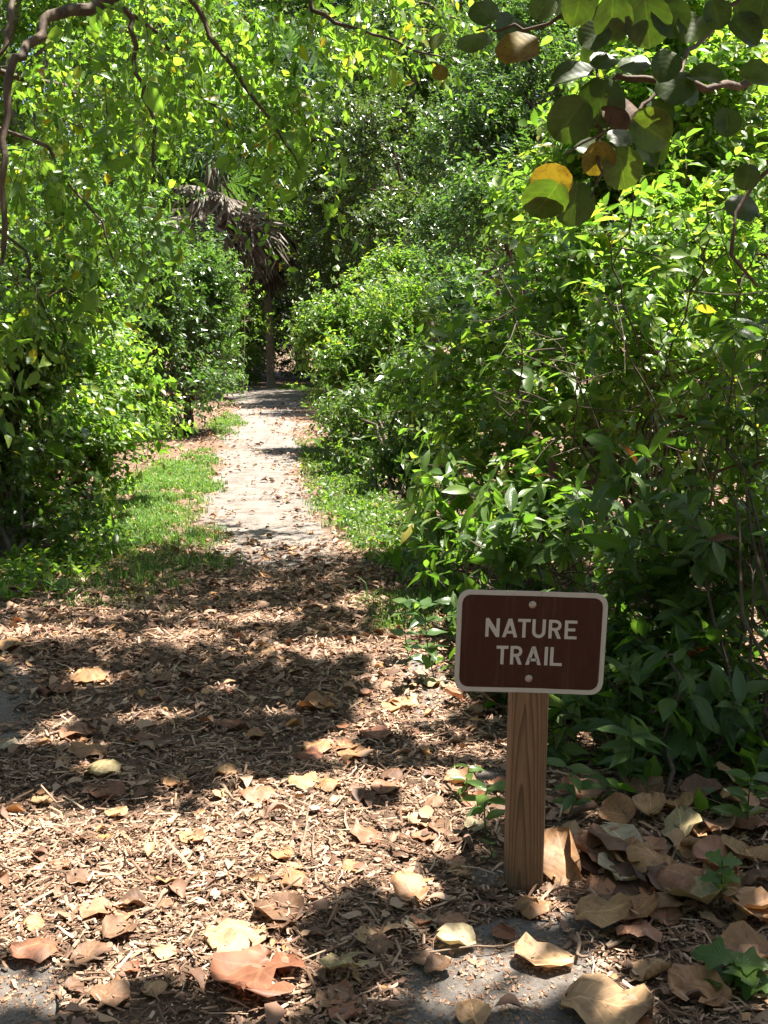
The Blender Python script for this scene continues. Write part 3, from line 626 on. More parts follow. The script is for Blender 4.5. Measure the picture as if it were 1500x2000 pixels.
# ------------------------------------------------------------------ overhanging tree (twisted limb, hanging backlit leaves)
def overhang():
    rng = np.random.default_rng(701)
    base = np.array([-3.9, 6.6, 0.0])
    t = thing('overhanging_tree', base, 'tree with a twisted brown limb and hanging backlit yellow-green leaves over the trail', 'tree')
    mb = MB(); limbs = []
    def limb(c, r0, r1, n=16, sides=8, wob=.012):
        c = curve(c, n, rng, wob); v, f = tube(c, np.linspace(r0, r1, n), sides); mb.add(v, f); limbs.append(c); return c
    trunk = curve([base + (0, 0, -.2), base + (.15, .1, 1.4), base + (.1, -.2, 2.8), base + (.5, -.3, 4.0), base + (1.3, -.1, 5.0)], 16)
    v, f = tube(trunk, np.linspace(.19, .11, 16), 10); obj('trunk', mesh('trunk', v - base, f, M['bark'], smooth=True), t)
    limb([trunk[11], P(230, -70, 6.3), P(190, 8, 6.1), P(110, 22, 5.9), P(70, 75, 5.8), P(18, 140, 5.6), P(8, 300, 5.5), P(2, 480, 5.4), P(-10, 560, 5.4)], .04, .010, 34)
    limb([P(-60, 180, 5.7), P(10, 90, 5.7), P(28, 0, 5.9), P(40, -90, 6.2), trunk[10]], .009, .02, 16)
    limb([P(190, 8, 6.1), P(255, 20, 6.2), P(262, 110, 6.2), P(290, 190, 6.15), P(302, 280, 6.1), P(296, 360, 6.1)], .02, .006, 18, 6)
    limb([trunk[13], P(300, -60, 6.8), P(420, 90, 6.8), P(520, 220, 6.8), P(585, 330, 6.7)], .026, .005, 18, 6)
    limb([trunk[15], P(520, -80, 7.2), P(620, 20, 7.2), P(700, 60, 7.3), P(860, 110, 7.4)], .024, .006, 16, 6)
    limb([trunk[12], P(120, -50, 7.0), P(300, 60, 7.1), P(360, 150, 7.1), P(430, 210, 7.0), P(450, 255, 7.0)], .022, .006, 18, 6)
    limb([trunk[8], P(30, 260, 6.4), P(110, 330, 6.3), P(180, 420, 6.2), P(230, 520, 6.2)], .014, .005, 16, 6)
    limb([trunk[7], P(-20, 430, 6.0), P(60, 560, 5.9), P(110, 650, 5.8)], .012, .005, 14, 6)
    limb([trunk[14], P(640, -120, 8.0), P(760, -20, 8.2), P(900, 40, 8.3)], .022, .006, 14, 6)
    limb([trunk[9], P(60, 150, 7.5), P(180, 200, 7.6), P(280, 250, 7.6)], .03, .006, 14, 6)
    # limbs that arch over the mulch above the picture
    for k, (gx, gy) in enumerate([(-1.6, 5.2), (-.6, 5.4), (.4, 5.6), (1.2, 5.9), (-2.2, 4.4), (-.2, 6.4)]):
        top = np.array([gx, gy, 0]) + SUN * (4.9 / SUN[2])
        limb([trunk[15 - k % 3], (trunk[15] + top) / 2 + np.array([0, 0, .5]), top], .05, .012, 14, 6)
    obj('branch', mb.mesh('branch', M['bark'], base, True), t)
    # sprays along the visible limbs, hanging
    p, d = [], []
    for c in limbs[2:10]:
        m = 30
        k = rng.uniform(.2, 1, m) * (len(c) - 1); i = k.astype(int).clip(0, len(c) - 2); q = c[i] + (c[i + 1] - c[i]) * (k - i)[:, None]
        q = q + rng.normal(0, .16, q.shape) * np.array([1, 1.3, .6]); p.append(q)
        d.append(unit(unit(c[i + 1] - c[i]) * .5 + rng.normal(0, .55, q.shape) + np.array([.1, 0, -.35])))
    # leafy masses of the hanging skirt
    for (a, b_, yy, rx, ry, n) in [(250, 100, 7.2, 170, 70, 60), (480, 130, 7.4, 120, 90, 62), (590, 230, 7.2, 55, 80, 34), (120, 180, 7.4, 120, 90, 52), (300, 230, 7.3, 120, 45, 40), (450, 40, 7.8, 150, 60, 50), (60, 330, 6.5, 80, 110, 40), (700, 60, 8.2, 120, 50, 44), (120, 470, 6.4, 70, 80, 16), (40, 620, 5.9, 70, 100, 20), (330, 390, 7, 40, 25, 6), (580, 350, 7.1, 50, 40, 14)]:
        n = int(n * .72); cc_ = rng.normal(0, .55, (max(3, n // 6), 2))
        q = np.array([P(a + rx * (cc_[k_ % len(cc_)][0] + rng.normal(0, .16)), b_ + ry * (cc_[k_ % len(cc_)][1] + rng.normal(0, .2)), yy + rng.normal(0, .25)) for k_ in range(n)])
        p.append(q); d.append(unit(rng.normal(0, .6, (n, 3)) + np.array([.2, 0, -.45])))
    p = np.concatenate(p); d = np.concatenate(d)
    L = .34 * rng.uniform(.6, 1.3, len(p))
    pos, ld, nn, sz, tips = spray_leaves(rng, p, d, L, 9, .074, .8, .35, up=.7)
    mb = MB(); twigs_mesh(mb, p - d * .06, tips, .0025)
    obj('twig_mass', mb.mesh('twig_mass', M['twig'], base), t, kind='stuff')
    R = frames(ld, nn); idx = nearest_in_view(pos, 290); rest = np.ones(len(pos), bool); rest[idx] = False
    single_leaves(t, base, 'leaf', 'over', OVER, M['leaf_over'], pos[idx], R[idx], sz[idx], rng)
    v, f, va, uv = place_leaves(MID, pos[rest] - base, R[rest], sz[rest], rng.random(rest.sum()))
    MBf = MB(); MBf.add(v, f, va, uv)
    # crown above the picture that shades the mulch between the two shade edges
    pp, dd = [], []
    while len(pp) < 880:
        g = np.array([rng.uniform(-2.9, .32), rng.uniform(4.1, 6.75), 0.]); px, py, _ = project([g]); px, py = float(px[0]), float(py[0])
        s = (1.0 if py < 1250 else .9) - .75 * lit(px, py)
        if rng.random() > s or (px < 280 and rng.random() < .6): continue
        z = rng.uniform(4.6, 5.8); pp.append(g + SUN * (z / SUN[2])); dd.append(unit(rng.normal(0, 1, 3) * (1, 1, .35)))
    pp = np.array(pp); dd = np.array(dd)
    pos, ld, nn, sz, tips = spray_leaves(rng, pp, dd, .4 * rng.uniform(.6, 1.2, len(pp)), 9, .09, .9, .2)
    lk = np.array([lit(*[float(a[0]) for a in project([p_ - SUN * (p_[2] / SUN[2])])[:2]]) for p_ in pos + ld * sz[:, None] * .5]) < .4
    pos, ld, nn, sz = pos[lk], ld[lk], nn[lk], sz[lk]
    v, f, va, uv = place_leaves(MID, pos - base, frames(ld, nn), sz, rng.random(len(pos))); MBf.add(v, f, va, uv)
    obj('foliage', MBf.mesh('foliage', M['leaf_over'], smooth=True), t, kind='stuff')

# patches of mulch the sun reaches, in picture coordinates: (x, y, rx, ry, strength)
LIT = [(230, 1700, 330, 95, 1.0), (120, 1790, 230, 80, 1.0), (540, 1630, 120, 50, .9), (420, 1800, 90, 70, .9), (600, 1720, 60, 40, .8), (60, 1660, 160, 70, 1), (310, 1870, 60, 30, .8),
       (790, 1330, 70, 90, 1.0), (750, 1410, 85, 34, .9), (640, 1270, 110, 14, .9), (800, 1215, 50, 22, .8), (150, 1330, 80, 13, .8), (280, 1400, 60, 10, .6), (120, 1460, 70, 14, .7),
       (665, 1475, 85, 26, .9), (800, 1540, 60, 35, .7), (430, 1350, 50, 10, .7), (560, 1390, 50, 12, .7), (200, 1510, 45, 16, .8), (480, 1565, 70, 26, .8), (330, 1560, 40, 12, .6), (770, 1690, 50, 60, .8),
       (790, 1765, 40, 40, .9), (470, 1830, 60, 30, .9), (520, 1965, 70, 35, .9), (470, 1900, 40, 30, .6), (1045, 1780, 40, 30, 1), (1100, 1700, 30, 45, .9), (1060, 1890, 70, 25, .8), (1150, 1920, 60, 40, 1), (900, 1920, 34, 30, 1),
       (940, 1955, 50, 24, 1), (1060, 1955, 34, 28, 1), (1210, 1980, 60, 40, .9), (60, 1960, 90, 30, .8), (1345, 1640, 30, 30, .7), (1460, 1795, 40, 18, .6), (1290, 1775, 20, 14, .5), (870, 1850, 40, 25, .6), (200, 1950, 40, 20, .5),
       (880, 1280, 40, 60, .5), (700, 1180, 40, 14, .5), (350, 1240, 80, 12, .5), (500, 1210, 70, 10, .5), (60, 1240, 60, 14, .5)]
LIT = [(x, y, rx * (1.35 if rx < 75 else 1.0), ry * (1.35 if ry < 45 else 1.0), min(1.0, s * 1.25)) for x, y, rx, ry, s in LIT]
def lit(px, py, pad=0.0):
    return max((s * max(0.0, min(1.0, 2.2 - 1.7 * (((px - x) / (rx + pad * (y > 1560) * (1.0 if x < 780 else .3))) ** 2 + ((py - y) / (ry + .55 * pad * (y > 1560) * (1.0 if x < 780 else .3))) ** 2))) for x, y, rx, ry, s in LIT), default=0.0)
overhang()

# ------------------------------------------------------------------ sea grape: crown above the mulch, near branches with big round leaves
def sea_grape():
    rng = np.random.default_rng(801)
    base = np.array([2.55, 4.2, 0.0])
    t = thing('sea_grape_tree', base, 'big round-leaved tree whose branch hangs into the upper corner above the sign', 'tree')
    trunk = curve([base + (0, 0, -.2), base + (.05, .1, 1.2), base + (.1, .1, 2.6), base + (.0, .1, 3.9), base + (-.35, .2, 4.8)], 16)
    v, f = tube(trunk, np.linspace(.15, .09, 16), 10); obj('trunk', mesh('trunk', v - base, f, M['bark_grey'], smooth=True), t)
    mb = MB()
    def limb(c, r0, r1, n=14, sides=6, wob=.01):
        c = curve(c, n, rng, wob); v, f = tube(c, np.linspace(r0, r1, n), sides); mb.add(v, f); return c
    Ld = 3.7
    vis = [limb([trunk[8], P(1560, 110, 4.0), P(1400, 165, 3.8), P(1290, 160, Ld), P(1200, 150, Ld), P(1150, 210, 3.65), P(1175, 300, 3.6), P(1155, 385, 3.55)], .017, .004, 24),
           limb([trunk[9], P(1530, -40, 4.2), P(1430, 10, 4.1), P(1380, 80, 4.0), P(1300, 165, Ld)], .013, .007, 16),
           limb([trunk[10], P(1400, -60, 3.9), P(1220, 5, 3.7), P(1100, 40, 3.65), P(990, 60, 3.7), P(930, 60, 3.7)], .012, .003, 18),
           limb([P(1120, -90, 4.4), P(1130, 20, 4.0), P(1160, 130, 3.7), P(1190, 240, 3.6), P(1105, 300, 3.55)], .008, .003, 14, 5),
           limb([P(1290, 160, Ld), P(1260, 205, 3.65), P(1225, 240, 3.6), P(1170, 260, 3.6)], .008, .004, 10, 5),
           limb([trunk[6], P(1560, 300, 4.1), P(1430, 470, 4.0), P(1480, 560, 4.0)], .011, .006, 12, 5)]
    # canopy over the mulch, out of the picture, built above the patches of shade
    pp, dd, kk = [], [], 0
    while len(pp) < 950:
        g = np.array([rng.uniform(-2.7, 2.2), rng.uniform(1.4, 4.5), 0.]); px, py, _ = project([g]); px, py = float(px[0]), float(py[0])
        if rng.random() < .05:                   # more above the shrubs by the sign
            g = np.array([rng.uniform(.5, 2.4), rng.uniform(2.4, 5.0), 0.]); px, py, _ = project([g]); px, py = float(px[0]), float(py[0])
        if px > 900 and py < 1480 and rng.random() < .88: continue
        if g[1] > 5.2 or lit(px, py) > rng.uniform(.02, .6): continue
        z = rng.uniform(4.4, 5.6); pp.append(g + SUN * (z / SUN[2])); dd.append(unit(rng.normal(0, 1, 3) * (1, 1, .3)))
    pp = np.array(pp); dd = np.array(dd)
    def crossing(c):                             # how much of a limb's shadow would cross the sunlit mulch
        return sum(lit(*[float(a_[0]) for a_ in project([q_ - SUN * (q_[2] / SUN[2])])[:2]]) for q_ in c)
    mains = []
    for a0 in np.array_split(rng.permutation(len(pp)), 9):
        cand = [curve([trunk[15], (trunk[15] + pp[i]) / 2 + np.array([rng.normal(0, .3), rng.normal(0, .3), .5]), pp[i]], 12) for i in a0[:25] if np.linalg.norm(pp[i] - trunk[15]) > 1.3]
        c = min(cand, key=lambda c_: crossing(c_) - .25 * np.linalg.norm(c_[-1] - c_[0])); mains.append(c)
        v, f = tube(c, np.linspace(.034, .010, 12), 6); mb.add(v, f)
    nodes_ = np.concatenate([c[4:] for c in mains])
    for i in range(0, len(pp), 2):
        q = nodes_[np.argmin(np.linalg.norm(nodes_ - pp[i], axis=1))]; c = curve([q, (q + pp[i]) / 2 + rng.normal(0, .06, 3), pp[i]], 5)
        if crossing(c) < .8: v, f = tube(c, np.linspace(.007, .004, 5), 4); mb.add(v, f)
    L = .42 * rng.uniform(.6, 1.2, len(pp))
    pos, ld, nn, sz, tips = spray_leaves(rng, pp, dd, L, 6, .15, .9, .1, up=1.2)
    q = project(pos)[1] < -25; 
    lk = np.array([lit(*[float(a[0]) for a in project([p_ - SUN * (p_[2] / SUN[2])])[:2]], 26.0) for p_ in pos + ld * sz[:, None] * .5])
    w0 = P(1068, 385, 3.3); rel = pos - w0; away = np.linalg.norm(rel - (rel @ SUN)[:, None] * SUN, axis=1)
    keep = q & (lk < .38) & (away > .42)
    v, f, va, uv = place_leaves(GRAPE_LOW, pos[keep] - base, frames(ld, nn)[keep], sz[keep], rng.random(keep.sum()))
    obj('foliage', mesh('foliage', v, f, M['leaf_grape'], uv, va, True), t, kind='stuff')
    tw = MB(); twigs_mesh(tw, pp, tips, .004); obj('twig_mass', tw.mesh('twig_mass', M['twig'], base), t, kind='stuff')
    obj('branch', mb.mesh('branch', M['bark'], base, True), t)
    # the big leaves one can pick apart: (x, y of centre, size px, turn in degrees, tilt towards viewer, colour)
    def big(px, py, s, rot, tilt, m, Yd=3.6, yaw=0.0, tp=None):
        size = s * .88 * Yd / FPX
        c = P(px, py, Yd)
        a = math.radians(rot); d = np.array([math.sin(a), 0, math.cos(a)])
        n = np.array([math.sin(yaw), -1.0, 0.0]); d = d + np.array([0, -1, 0]) * tilt * .0
        n = unit(n + np.array([0, 0, tilt])); d = unit(d - n * (d @ n) * .9)
        R = frames(d[None], n[None])[0]
        qn = int(rng.integers(len(GRAPE))) if tp is None else tp
        o = obj('leaf', leaf_mesh(f'grape{qn}', GRAPE[qn], M[m]), t)
        Mx = np.eye(4); Mx[:3, :3] = R * size; Mx[:3, 3] = c - R[:, 1] * size * .5 - base
        o.matrix_basis = Matrix(Mx.tolist())
    g_, y_, d_ = 'leaf_grape', 'leaf_grape_yellow', 'leaf_dead'
    for a in [(1065, 395, 98, 205, -.75, g_, 3.28), (1120, 400, 92, 190, -.1, g_), (1075, 355, 88, 280, -.6, y_, 3.33), (1168, 312, 78, 175, -.6, y_), (1215, 330, 88, 165, -.1, g_), (1112, 235, 98, 215, -.2, g_), (1175, 200, 100, 190, .1, g_),
              (1272, 255, 98, 120, -.1, g_), (1215, 215, 84, 100, .6, d_), (1010, 85, 92, 275, .75, y_), (945, 20, 62, 330, .3, g_), (925, 75, 74, 230, 1.4, g_), (1195, 40, 90, 180, -.2, g_), (1265, 45, 100, 170, -.1, g_), (1310, 35, 86, 150, .2, g_),
              (1400, 28, 62, 160, 0, g_), (1355, 55, 80, 200, .9, g_), (1130, 10, 84, 195, .1, g_), (1120, 150, 96, 255, 1.3, g_), (1300, 130, 70, 200, .4, g_), (1240, 120, 66, 330, .8, g_), (1320, 165, 82, 240, .7, g_), (1420, 240, 60, 180, .2, g_),
              (1455, 60, 80, 140, .5, g_), (1480, 150, 76, 100, .6, g_), (1375, 150, 74, 300, .9, g_), (1230, 20, 92, 200, .1, g_), (1160, 70, 70, 230, .4, g_), (1460, 345, 55, 190, .1, g_, 4.0),
              (1180, 120, 60, 40, .9, g_), (1290, 215, 60, 210, .5, g_), (860, 140, 34, 190, .4, y_, 4.0), (1490, 10, 90, 190, .2, g_), (1060, 15, 60, 210, .5, g_)]:
        big(*a)
    for i in range(14):                          # further leaves along the near branches
        c = vis[int(rng.integers(len(vis)))]; k = int(rng.integers(5, len(c))); px, py, f_ = project(c[k][None] + rng.normal(0, .08, (1, 3)))
        if px[0] < 1150 and py[0] > 120: continue
        big(float(px[0]), float(py[0]), rng.uniform(45, 80), rng.uniform(120, 260), rng.uniform(-.1, 1.2), g_, float(c[k][1]) + rng.uniform(0, .5), rng.normal(0, .5))
sea_grape()

# ------------------------------------------------------------------ the sign
def sign():
    g = G(1025, 1752); base = np.array([g[0], g[1] + .0445, 0.0])
    t = thing('trail_sign', base, 'brown NATURE TRAIL sign with white border on a square wooden post', 'sign')
    w, h = .0445, .62; bv = .003
    ring = [(-w + bv, -w), (w - bv, -w), (w, -w + bv), (w, w - bv), (w - bv, w), (-w + bv, w), (-w, w - bv), (-w, -w + bv)]
    zs = [-.25, 0, .2, .4, h]; Vv = [(x, y, z) for z in zs for x, y in ring]; n = 8
    F = [(i * n + j, i * n + (j + 1) % n, (i + 1) * n + (j + 1) % n, (i + 1) * n + j) for i in range(len(zs) - 1) for j in range(n)]
    me = mesh('post', np.array(Vv), [np.array(F), np.array([[32 + a, 32 + b_, 32 + c, 32 + d_] for a, b_, c, d_ in ((0, 1, 2, 3), (0, 3, 4, 7), (7, 4, 5, 6))])], M['wood'])
    post = obj('post', me, t); post.rotation_euler = (0, math.radians(.4), 0)
    # panel: scale of the close-up, 0.3047 mm per unit
    Wd, Hd = .360, .2515; k = .288e-3
    face = -w - .002
    c = P(1036, 1254, g[1])
    roll = math.radians(-1.75)
    def bend(x): return -.002 * float(sstep(.03, .07, abs(x))) - .010 * max(0, abs(x) - .05) * (1 if x > 0 else .6)
    def sheet(name, W, H, r, depth, thick, mat, parent):
        xs_ = np.unique(np.concatenate([np.linspace(-W / 2, -W / 2 + r, 10), np.linspace(-W / 2 + r, W / 2 - r, 25), np.linspace(W / 2 - r, W / 2, 10)]))
        top, F = [], []
        Vv = []
        for x in xs_:
            e = max(0.0, abs(x) - (W / 2 - r)); zz = H / 2 - r + math.sqrt(max(0.0, r * r - e * e)); y = bend(x) - depth
            Vv += [(x, y, -zz), (x, y, zz), (x, y + thick, zz), (x, y + thick, -zz)]
        for i in range(len(xs_) - 1):
            a, b_ = i * 4, i * 4 + 4
            for q in range(4): r_ = (q + 1) % 4; F.append((a + q, b_ + q, b_ + r_, a + r_) if q != 0 else (a, b_, b_ + 1, a + 1))
        F.append((0, 1, 2, 3)); m4 = (len(xs_) - 1) * 4; F.append((m4 + 3, m4 + 2, m4 + 1, m4))
        return obj(name, mesh(name, np.array(Vv), np.array(F), M[mat]), parent)
    panel = sheet('sign_panel', Wd, Hd, .030, 0, .002, 'white', t)
    panel.location = (c[0] - base[0], face, c[2]); panel.rotation_euler = (0, -roll, 0)
    sheet('brown_field', Wd - .0235, Hd - .0235, .022, .0008, .0006, 'brown', panel)
    H = 160 * k; S = .17 * H
    def put(polys, x0, zc):
        Vv, F, n = [], [], 0
        for p in polys:
            m = len(p)
            for (x, z) in p: X_ = x0 + x; Vv.append((X_, bend(X_) - .0015, zc + z))
            for (x, z) in p: X_ = x0 + x; Vv.append((X_, bend(X_) - .0009, zc + z))
            F.append(tuple(range(n, n + m))); F += [(n + i, n + m + i, n + m + (i + 1) % m, n + (i + 1) % m) for i in range(m)]
            n += 2 * m
        me = bpy.data.meshes.new('letter'); me.from_pydata(Vv, [], F); me.materials.append(M['white']); me.update()
        obj('letter', me, panel)
    def rect(x0, z0, x1, z1): return [(x0, z0), (x1, z0), (x1, z1), (x0, z1)]
    def arc(cx, cz, ro, ri, a0, a1, n=10, sx=1.0):
        out = []
        for i in range(n):
            p, q = [math.radians(a0 + (a1 - a0) * j / n) for j in (i, i + 1)]
            out.append([(cx + sx * ro * math.cos(p), cz + ro * math.sin(p)), (cx + sx * ro * math.cos(q), cz + ro * math.sin(q)), (cx + sx * ri * math.cos(q), cz + ri * math.sin(q)), (cx + sx * ri * math.cos(p), cz + ri * math.sin(p))])
        return out
    def letter(ch, W_):
        b_, tp = -H / 2, H / 2
        if ch == 'N': return [rect(0, b_, S, tp), rect(W_ - S, b_, W_, tp), [(S, tp), (S, tp - .42 * H), (W_ - S, b_), (W_ - S, b_ + .42 * H)]]
        if ch == 'A':
            m = W_ / 2
            return [[(0, b_), (S * 1.08, b_), (m + S * .05, tp - .28 * H), (m - S * .55, tp)], [(W_ - S * 1.08, b_), (W_, b_), (m + S * .55, tp), (m - S * .05, tp - .28 * H)], [(m - S * .55, tp), (m, tp - .36 * H), (m + S * .55, tp)], rect(W_ * .25, b_ + .2 * H, W_ * .75, b_ + .2 * H + S * .85)]
        if ch == 'T': return [rect(0, tp - S * .95, W_, tp), rect(W_ / 2 - S / 2, b_, W_ / 2 + S / 2, tp - S * .95)]
        if ch == 'U':
            r = W_ / 2
            return [rect(0, b_ + r, S, tp), rect(W_ - S, b_ + r, W_, tp)] + arc(r, b_ + r, r, r - S, 180, 360, 12)
        if ch == 'R':
            r = .29 * H; cz = tp - r
            return [rect(0, b_, S, tp), rect(S, tp - S * .9, W_ - r, tp), rect(S, tp - 2 * r, W_ - r, tp - 2 * r + S * .9)] + arc(W_ - r, cz, r, r - S * .95, -90, 90, 10) + [[(W_ * .42, tp - 2 * r), (W_ - S * 1.12, b_), (W_ + S * .02, b_), (W_ * .42 + S * 1.15, tp - 2 * r)]]
        if ch == 'E': return [rect(0, b_, S, tp), rect(S, tp - S * .92, W_, tp), rect(S, -S * .46, W_ * .86, S * .46), rect(S, b_, W_, b_ + S * .92)]
        if ch == 'I': return [rect(0, b_, S, tp)]
        if ch == 'L': return [rect(0, b_, S, tp), rect(S, b_, W_, b_ + S * .92)]
    for ch, a, b_ in [('N', 343, 460), ('A', 483, 612), ('T', 613, 718), ('U', 733, 845), ('R', 870, 975), ('E', 1003, 1105)]: put(letter(ch, (b_ - a) * k), (a - 726) * k, 120 * k)
    for ch, a, b_ in [('T', 450, 550), ('R', 568, 668), ('A', 697, 828), ('I', 855, 884), ('L', 902, 1002)]: put(letter(ch, (b_ - a) * k), (a - 733) * k, -114 * k)
    for z in (322 * k, -314 * k):
        Vv, F = [], []; rs = [(.0, .0042), (.004, .0040), (.0072, .0024), (.0092, .0005), (.0095, -.001)]
        for r, y in rs[1:]: Vv += [(r * math.cos(a), -y, r * math.sin(a)) for a in np.linspace(0, 2 * math.pi, 16, endpoint=False)]
        F = [(i * 16 + j, (i + 1) * 16 + j, (i + 1) * 16 + (j + 1) % 16, i * 16 + (j + 1) % 16) for i in range(3) for j in range(16)] + [tuple(range(16))]
        me = bpy.data.meshes.new('bolt'); me.from_pydata(Vv, [], F); me.materials.append(M['bolt']); me.update()
        o = obj('bolt', me, panel); o.location = (0, bend(0) - .0012, z)
    me = bpy.data.meshes.new('crack'); x0 = (803 - 732) * k
    me.from_pydata([(x0 - .0008, bend(x0) - .0022, Hd / 2 - .013), (x0 + .0012, bend(x0) - .0022, Hd / 2 - .003), (x0 + .003, bend(x0) - .0022, Hd / 2 + .0006), (x0 + .0002, bend(x0) - .0022, Hd / 2 - .003)], [], [(0, 1, 2, 3)]); me.materials.append(M['crack']); obj('crack', me, panel)
sign()

# ------------------------------------------------------------------ wood chips and small litter
rng = np.random.default_rng(5)
def scatter(n, x0, x1, y0, y1, dens):
    out = []
    while sum(map(len, out)) < n:
        x = rng.uniform(x0, x1, n); y = rng.uniform(y0, y1, n); k = rng.random(n) < dens(x, y); out.append(np.stack([x[k], y[k]], -1))
    return np.concatenate(out)[:n]
def in_wedge(x, y, m=.6): return np.abs(x) < .37 * y + m
def chip_d(x, y):
    s = sand_mask(x, y); far = 1 - sstep(6.3, 7.6, y + (fbm(x * 2, y * 2, 40) - .5) * 1.2)
    return in_wedge(x, y) * (1 - .99 * s) * far * (.35 + .65 * sstep(.3, .6, fbm(x * 3, y * 3, 44))) * np.clip(3.4 / y, .35, 1.3) / 1.3 * (1 - .55 * sstep(3.3, 4.6, y + (fbm(x * 2, y * 2, 48) - .5) * 1.5))
tplc = np.array([(-.5, 0, 0), (.5, 0, .1), (0, 0, 1), (-.5, .5, .0), (.5, .5, 0), (.1, .5, 1.1), (-.3, 1, 0), (.3, 1, 0), (0, 1, .7)])
fc = np.array([(0, 1, 4, 3), (1, 2, 5, 4), (2, 0, 3, 5), (3, 4, 7, 6), (4, 5, 8, 7), (5, 3, 6, 8)])
tpls = np.array([(-.5, .1, 0), (.4, 0, .1), (.1, .05, 1), (-.4, .9, 0), (.5, 1, 0), (0, .95, .8)]); fs = np.array([(0, 1, 4, 3), (1, 2, 5, 4), (2, 0, 3, 5)])
chips = MB()
for tq, fq, cnt_, med, sig, wlo, whi, wmax in ((tplc, fc, 20000, .036, .5, .05, .16, .007), (tpls, fs, 92000, .0145, .5, .13, .5, .008), (tpls, fs, 3000, .025, .35, .25, .5, .013)):
    xy = scatter(cnt_, -3.3, 3.2, 1.7, 7.7, chip_d)
    n = len(xy); a = rng.uniform(0, 2 * np.pi, n); tl = rng.normal(0, .2, n)
    d = np.stack([np.cos(a) * np.cos(tl), np.sin(a) * np.cos(tl), np.sin(tl)], -1); nn = unit(np.array([0, 0, 1.]) + rng.normal(0, .35, (n, 3)))
    R = frames(d, nn)
    Ln = np.clip(rng.lognormal(math.log(med), sig, n), .008, .14) * np.clip(.75 + xy[:, 1] * .09, .9, 1.4); Wn = np.clip(Ln * rng.uniform(wlo, whi, n), .0022, wmax); Tn = Wn * rng.uniform(.12, .4, n)
    loc = tq[None] * np.stack([Wn, Ln, Tn], -1)[:, None]
    if len(tq) == 9: loc[:, 3:6, 0] += (rng.normal(0, .12, n) * Ln)[:, None]
    VV = np.einsum('nij,nmj->nmi', R, loc)
    pz = gz(xy[:, 0], xy[:, 1]) + np.abs(rng.normal(0, .007, n)) + .002 + np.maximum(0, -tl) * Ln
    VV += np.concatenate([xy, pz[:, None]], 1)[:, None]
    m_ = len(tq); chips.add(VV.reshape(-1, 3), (fq[None] + (np.arange(n) * m_)[:, None, None]).reshape(-1, 4), np.repeat(np.clip(rng.random(n) * .75 + (fbm(xy[:, 0] * 5, xy[:, 1] * 5, 71) - .5) * 1.1 + .16, 0, .999), m_))
xy = scatter(5200, -1.6, 1.3, 1.8, 4.4, lambda x, y: in_wedge(x, y) * (sand_mask(x, y) > .5) * (.25 + .75 * (fbm(x * 8, y * 8, 91) > .5)))
n = len(xy); a = rng.uniform(0, 6.283, n); R = frames(np.stack([np.cos(a), np.sin(a), rng.normal(0, .2, n)], -1), unit(np.array([0, 0, 1.]) + rng.normal(0, .3, (n, 3))))
Ln = np.clip(rng.lognormal(math.log(.0065), .5, n), .003, .03); VV = np.einsum('nij,nmj->nmi', R, tpls[None] * np.stack([Ln * .45, Ln, Ln * .3], -1)[:, None]) + np.concatenate([xy, (gz(xy[:, 0], xy[:, 1]) + .001)[:, None]], 1)[:, None]
chips.add(VV.reshape(-1, 3), (fs[None] + (np.arange(n) * 6)[:, None, None]).reshape(-1, 4), np.repeat(rng.random(n) * .45, 6))
obj('wood_chips', chips.mesh('wood_chips', M['chips']), kind='stuff', label='shredded tan wood chip mulch covering the trail entrance')

def litter_d(x, y):
    d = trail_d(x, y); far = 1 - sstep(20, 32, y)
    m = np.where(y < 7.4, .5 + .9 * sstep(3.0, 4.4, y), np.where(d < 0, .06 + .5 * sstep(-.4, 0, d) + .3 * (fbm(x * 2, y * 2, 60) > .55), .5)) * far
    return in_wedge(x, y, 1.6) * m * np.clip(6.0 / y, .12, 1.0) / 1.4 * (1 - .94 * sand_mask(x, y) * (y < 4))
xy = scatter(34000, -6, 5, 1.7, 26, litter_d)
def curl_leaf(seed):
    r = np.random.default_rng(seed); v, f, uv = leaf_grid(4, 2, ovate, r.uniform(.34, .6), r.uniform(-.6, .7), r.uniform(-.35, .35), .04); v[:, 2] += .08 * np.sin(v[:, 1] * 5 + seed); return v - np.array([0, .5, v[:, 2].min()]), f, uv
mb = MB()
tp = [curl_leaf(s) for s in range(6)]
grp = rng.integers(0, 6, len(xy))
for q in range(6):
    k = grp == q; m = k.sum(); a = rng.uniform(0, 6.283, m); d = np.stack([np.cos(a), np.sin(a), rng.normal(0, .15, m)], -1)
    R = frames(d, unit(np.array([0, 0, 1.]) + rng.normal(0, .22, (m, 3)))); p3 = np.concatenate([xy[k], (gz(xy[k, 0], xy[k, 1]) + .004 + np.abs(rng.normal(0, .006, m)))[:, None]], 1)
    sz = np.clip(rng.lognormal(math.log(.042), .35, m), .02, .09) * np.clip(.8 + p3[:, 1] * .03, .9, 1.5)
    v, f, va, uv = place_leaves(tp[q], p3, R, sz, rng.random(m)); mb.add(v, f, va, uv)
obj('leaf_litter', mb.mesh('leaf_litter', M['litter'], smooth=True), kind='stuff', label='small curled brown dead leaves scattered over mulch and trail edges')

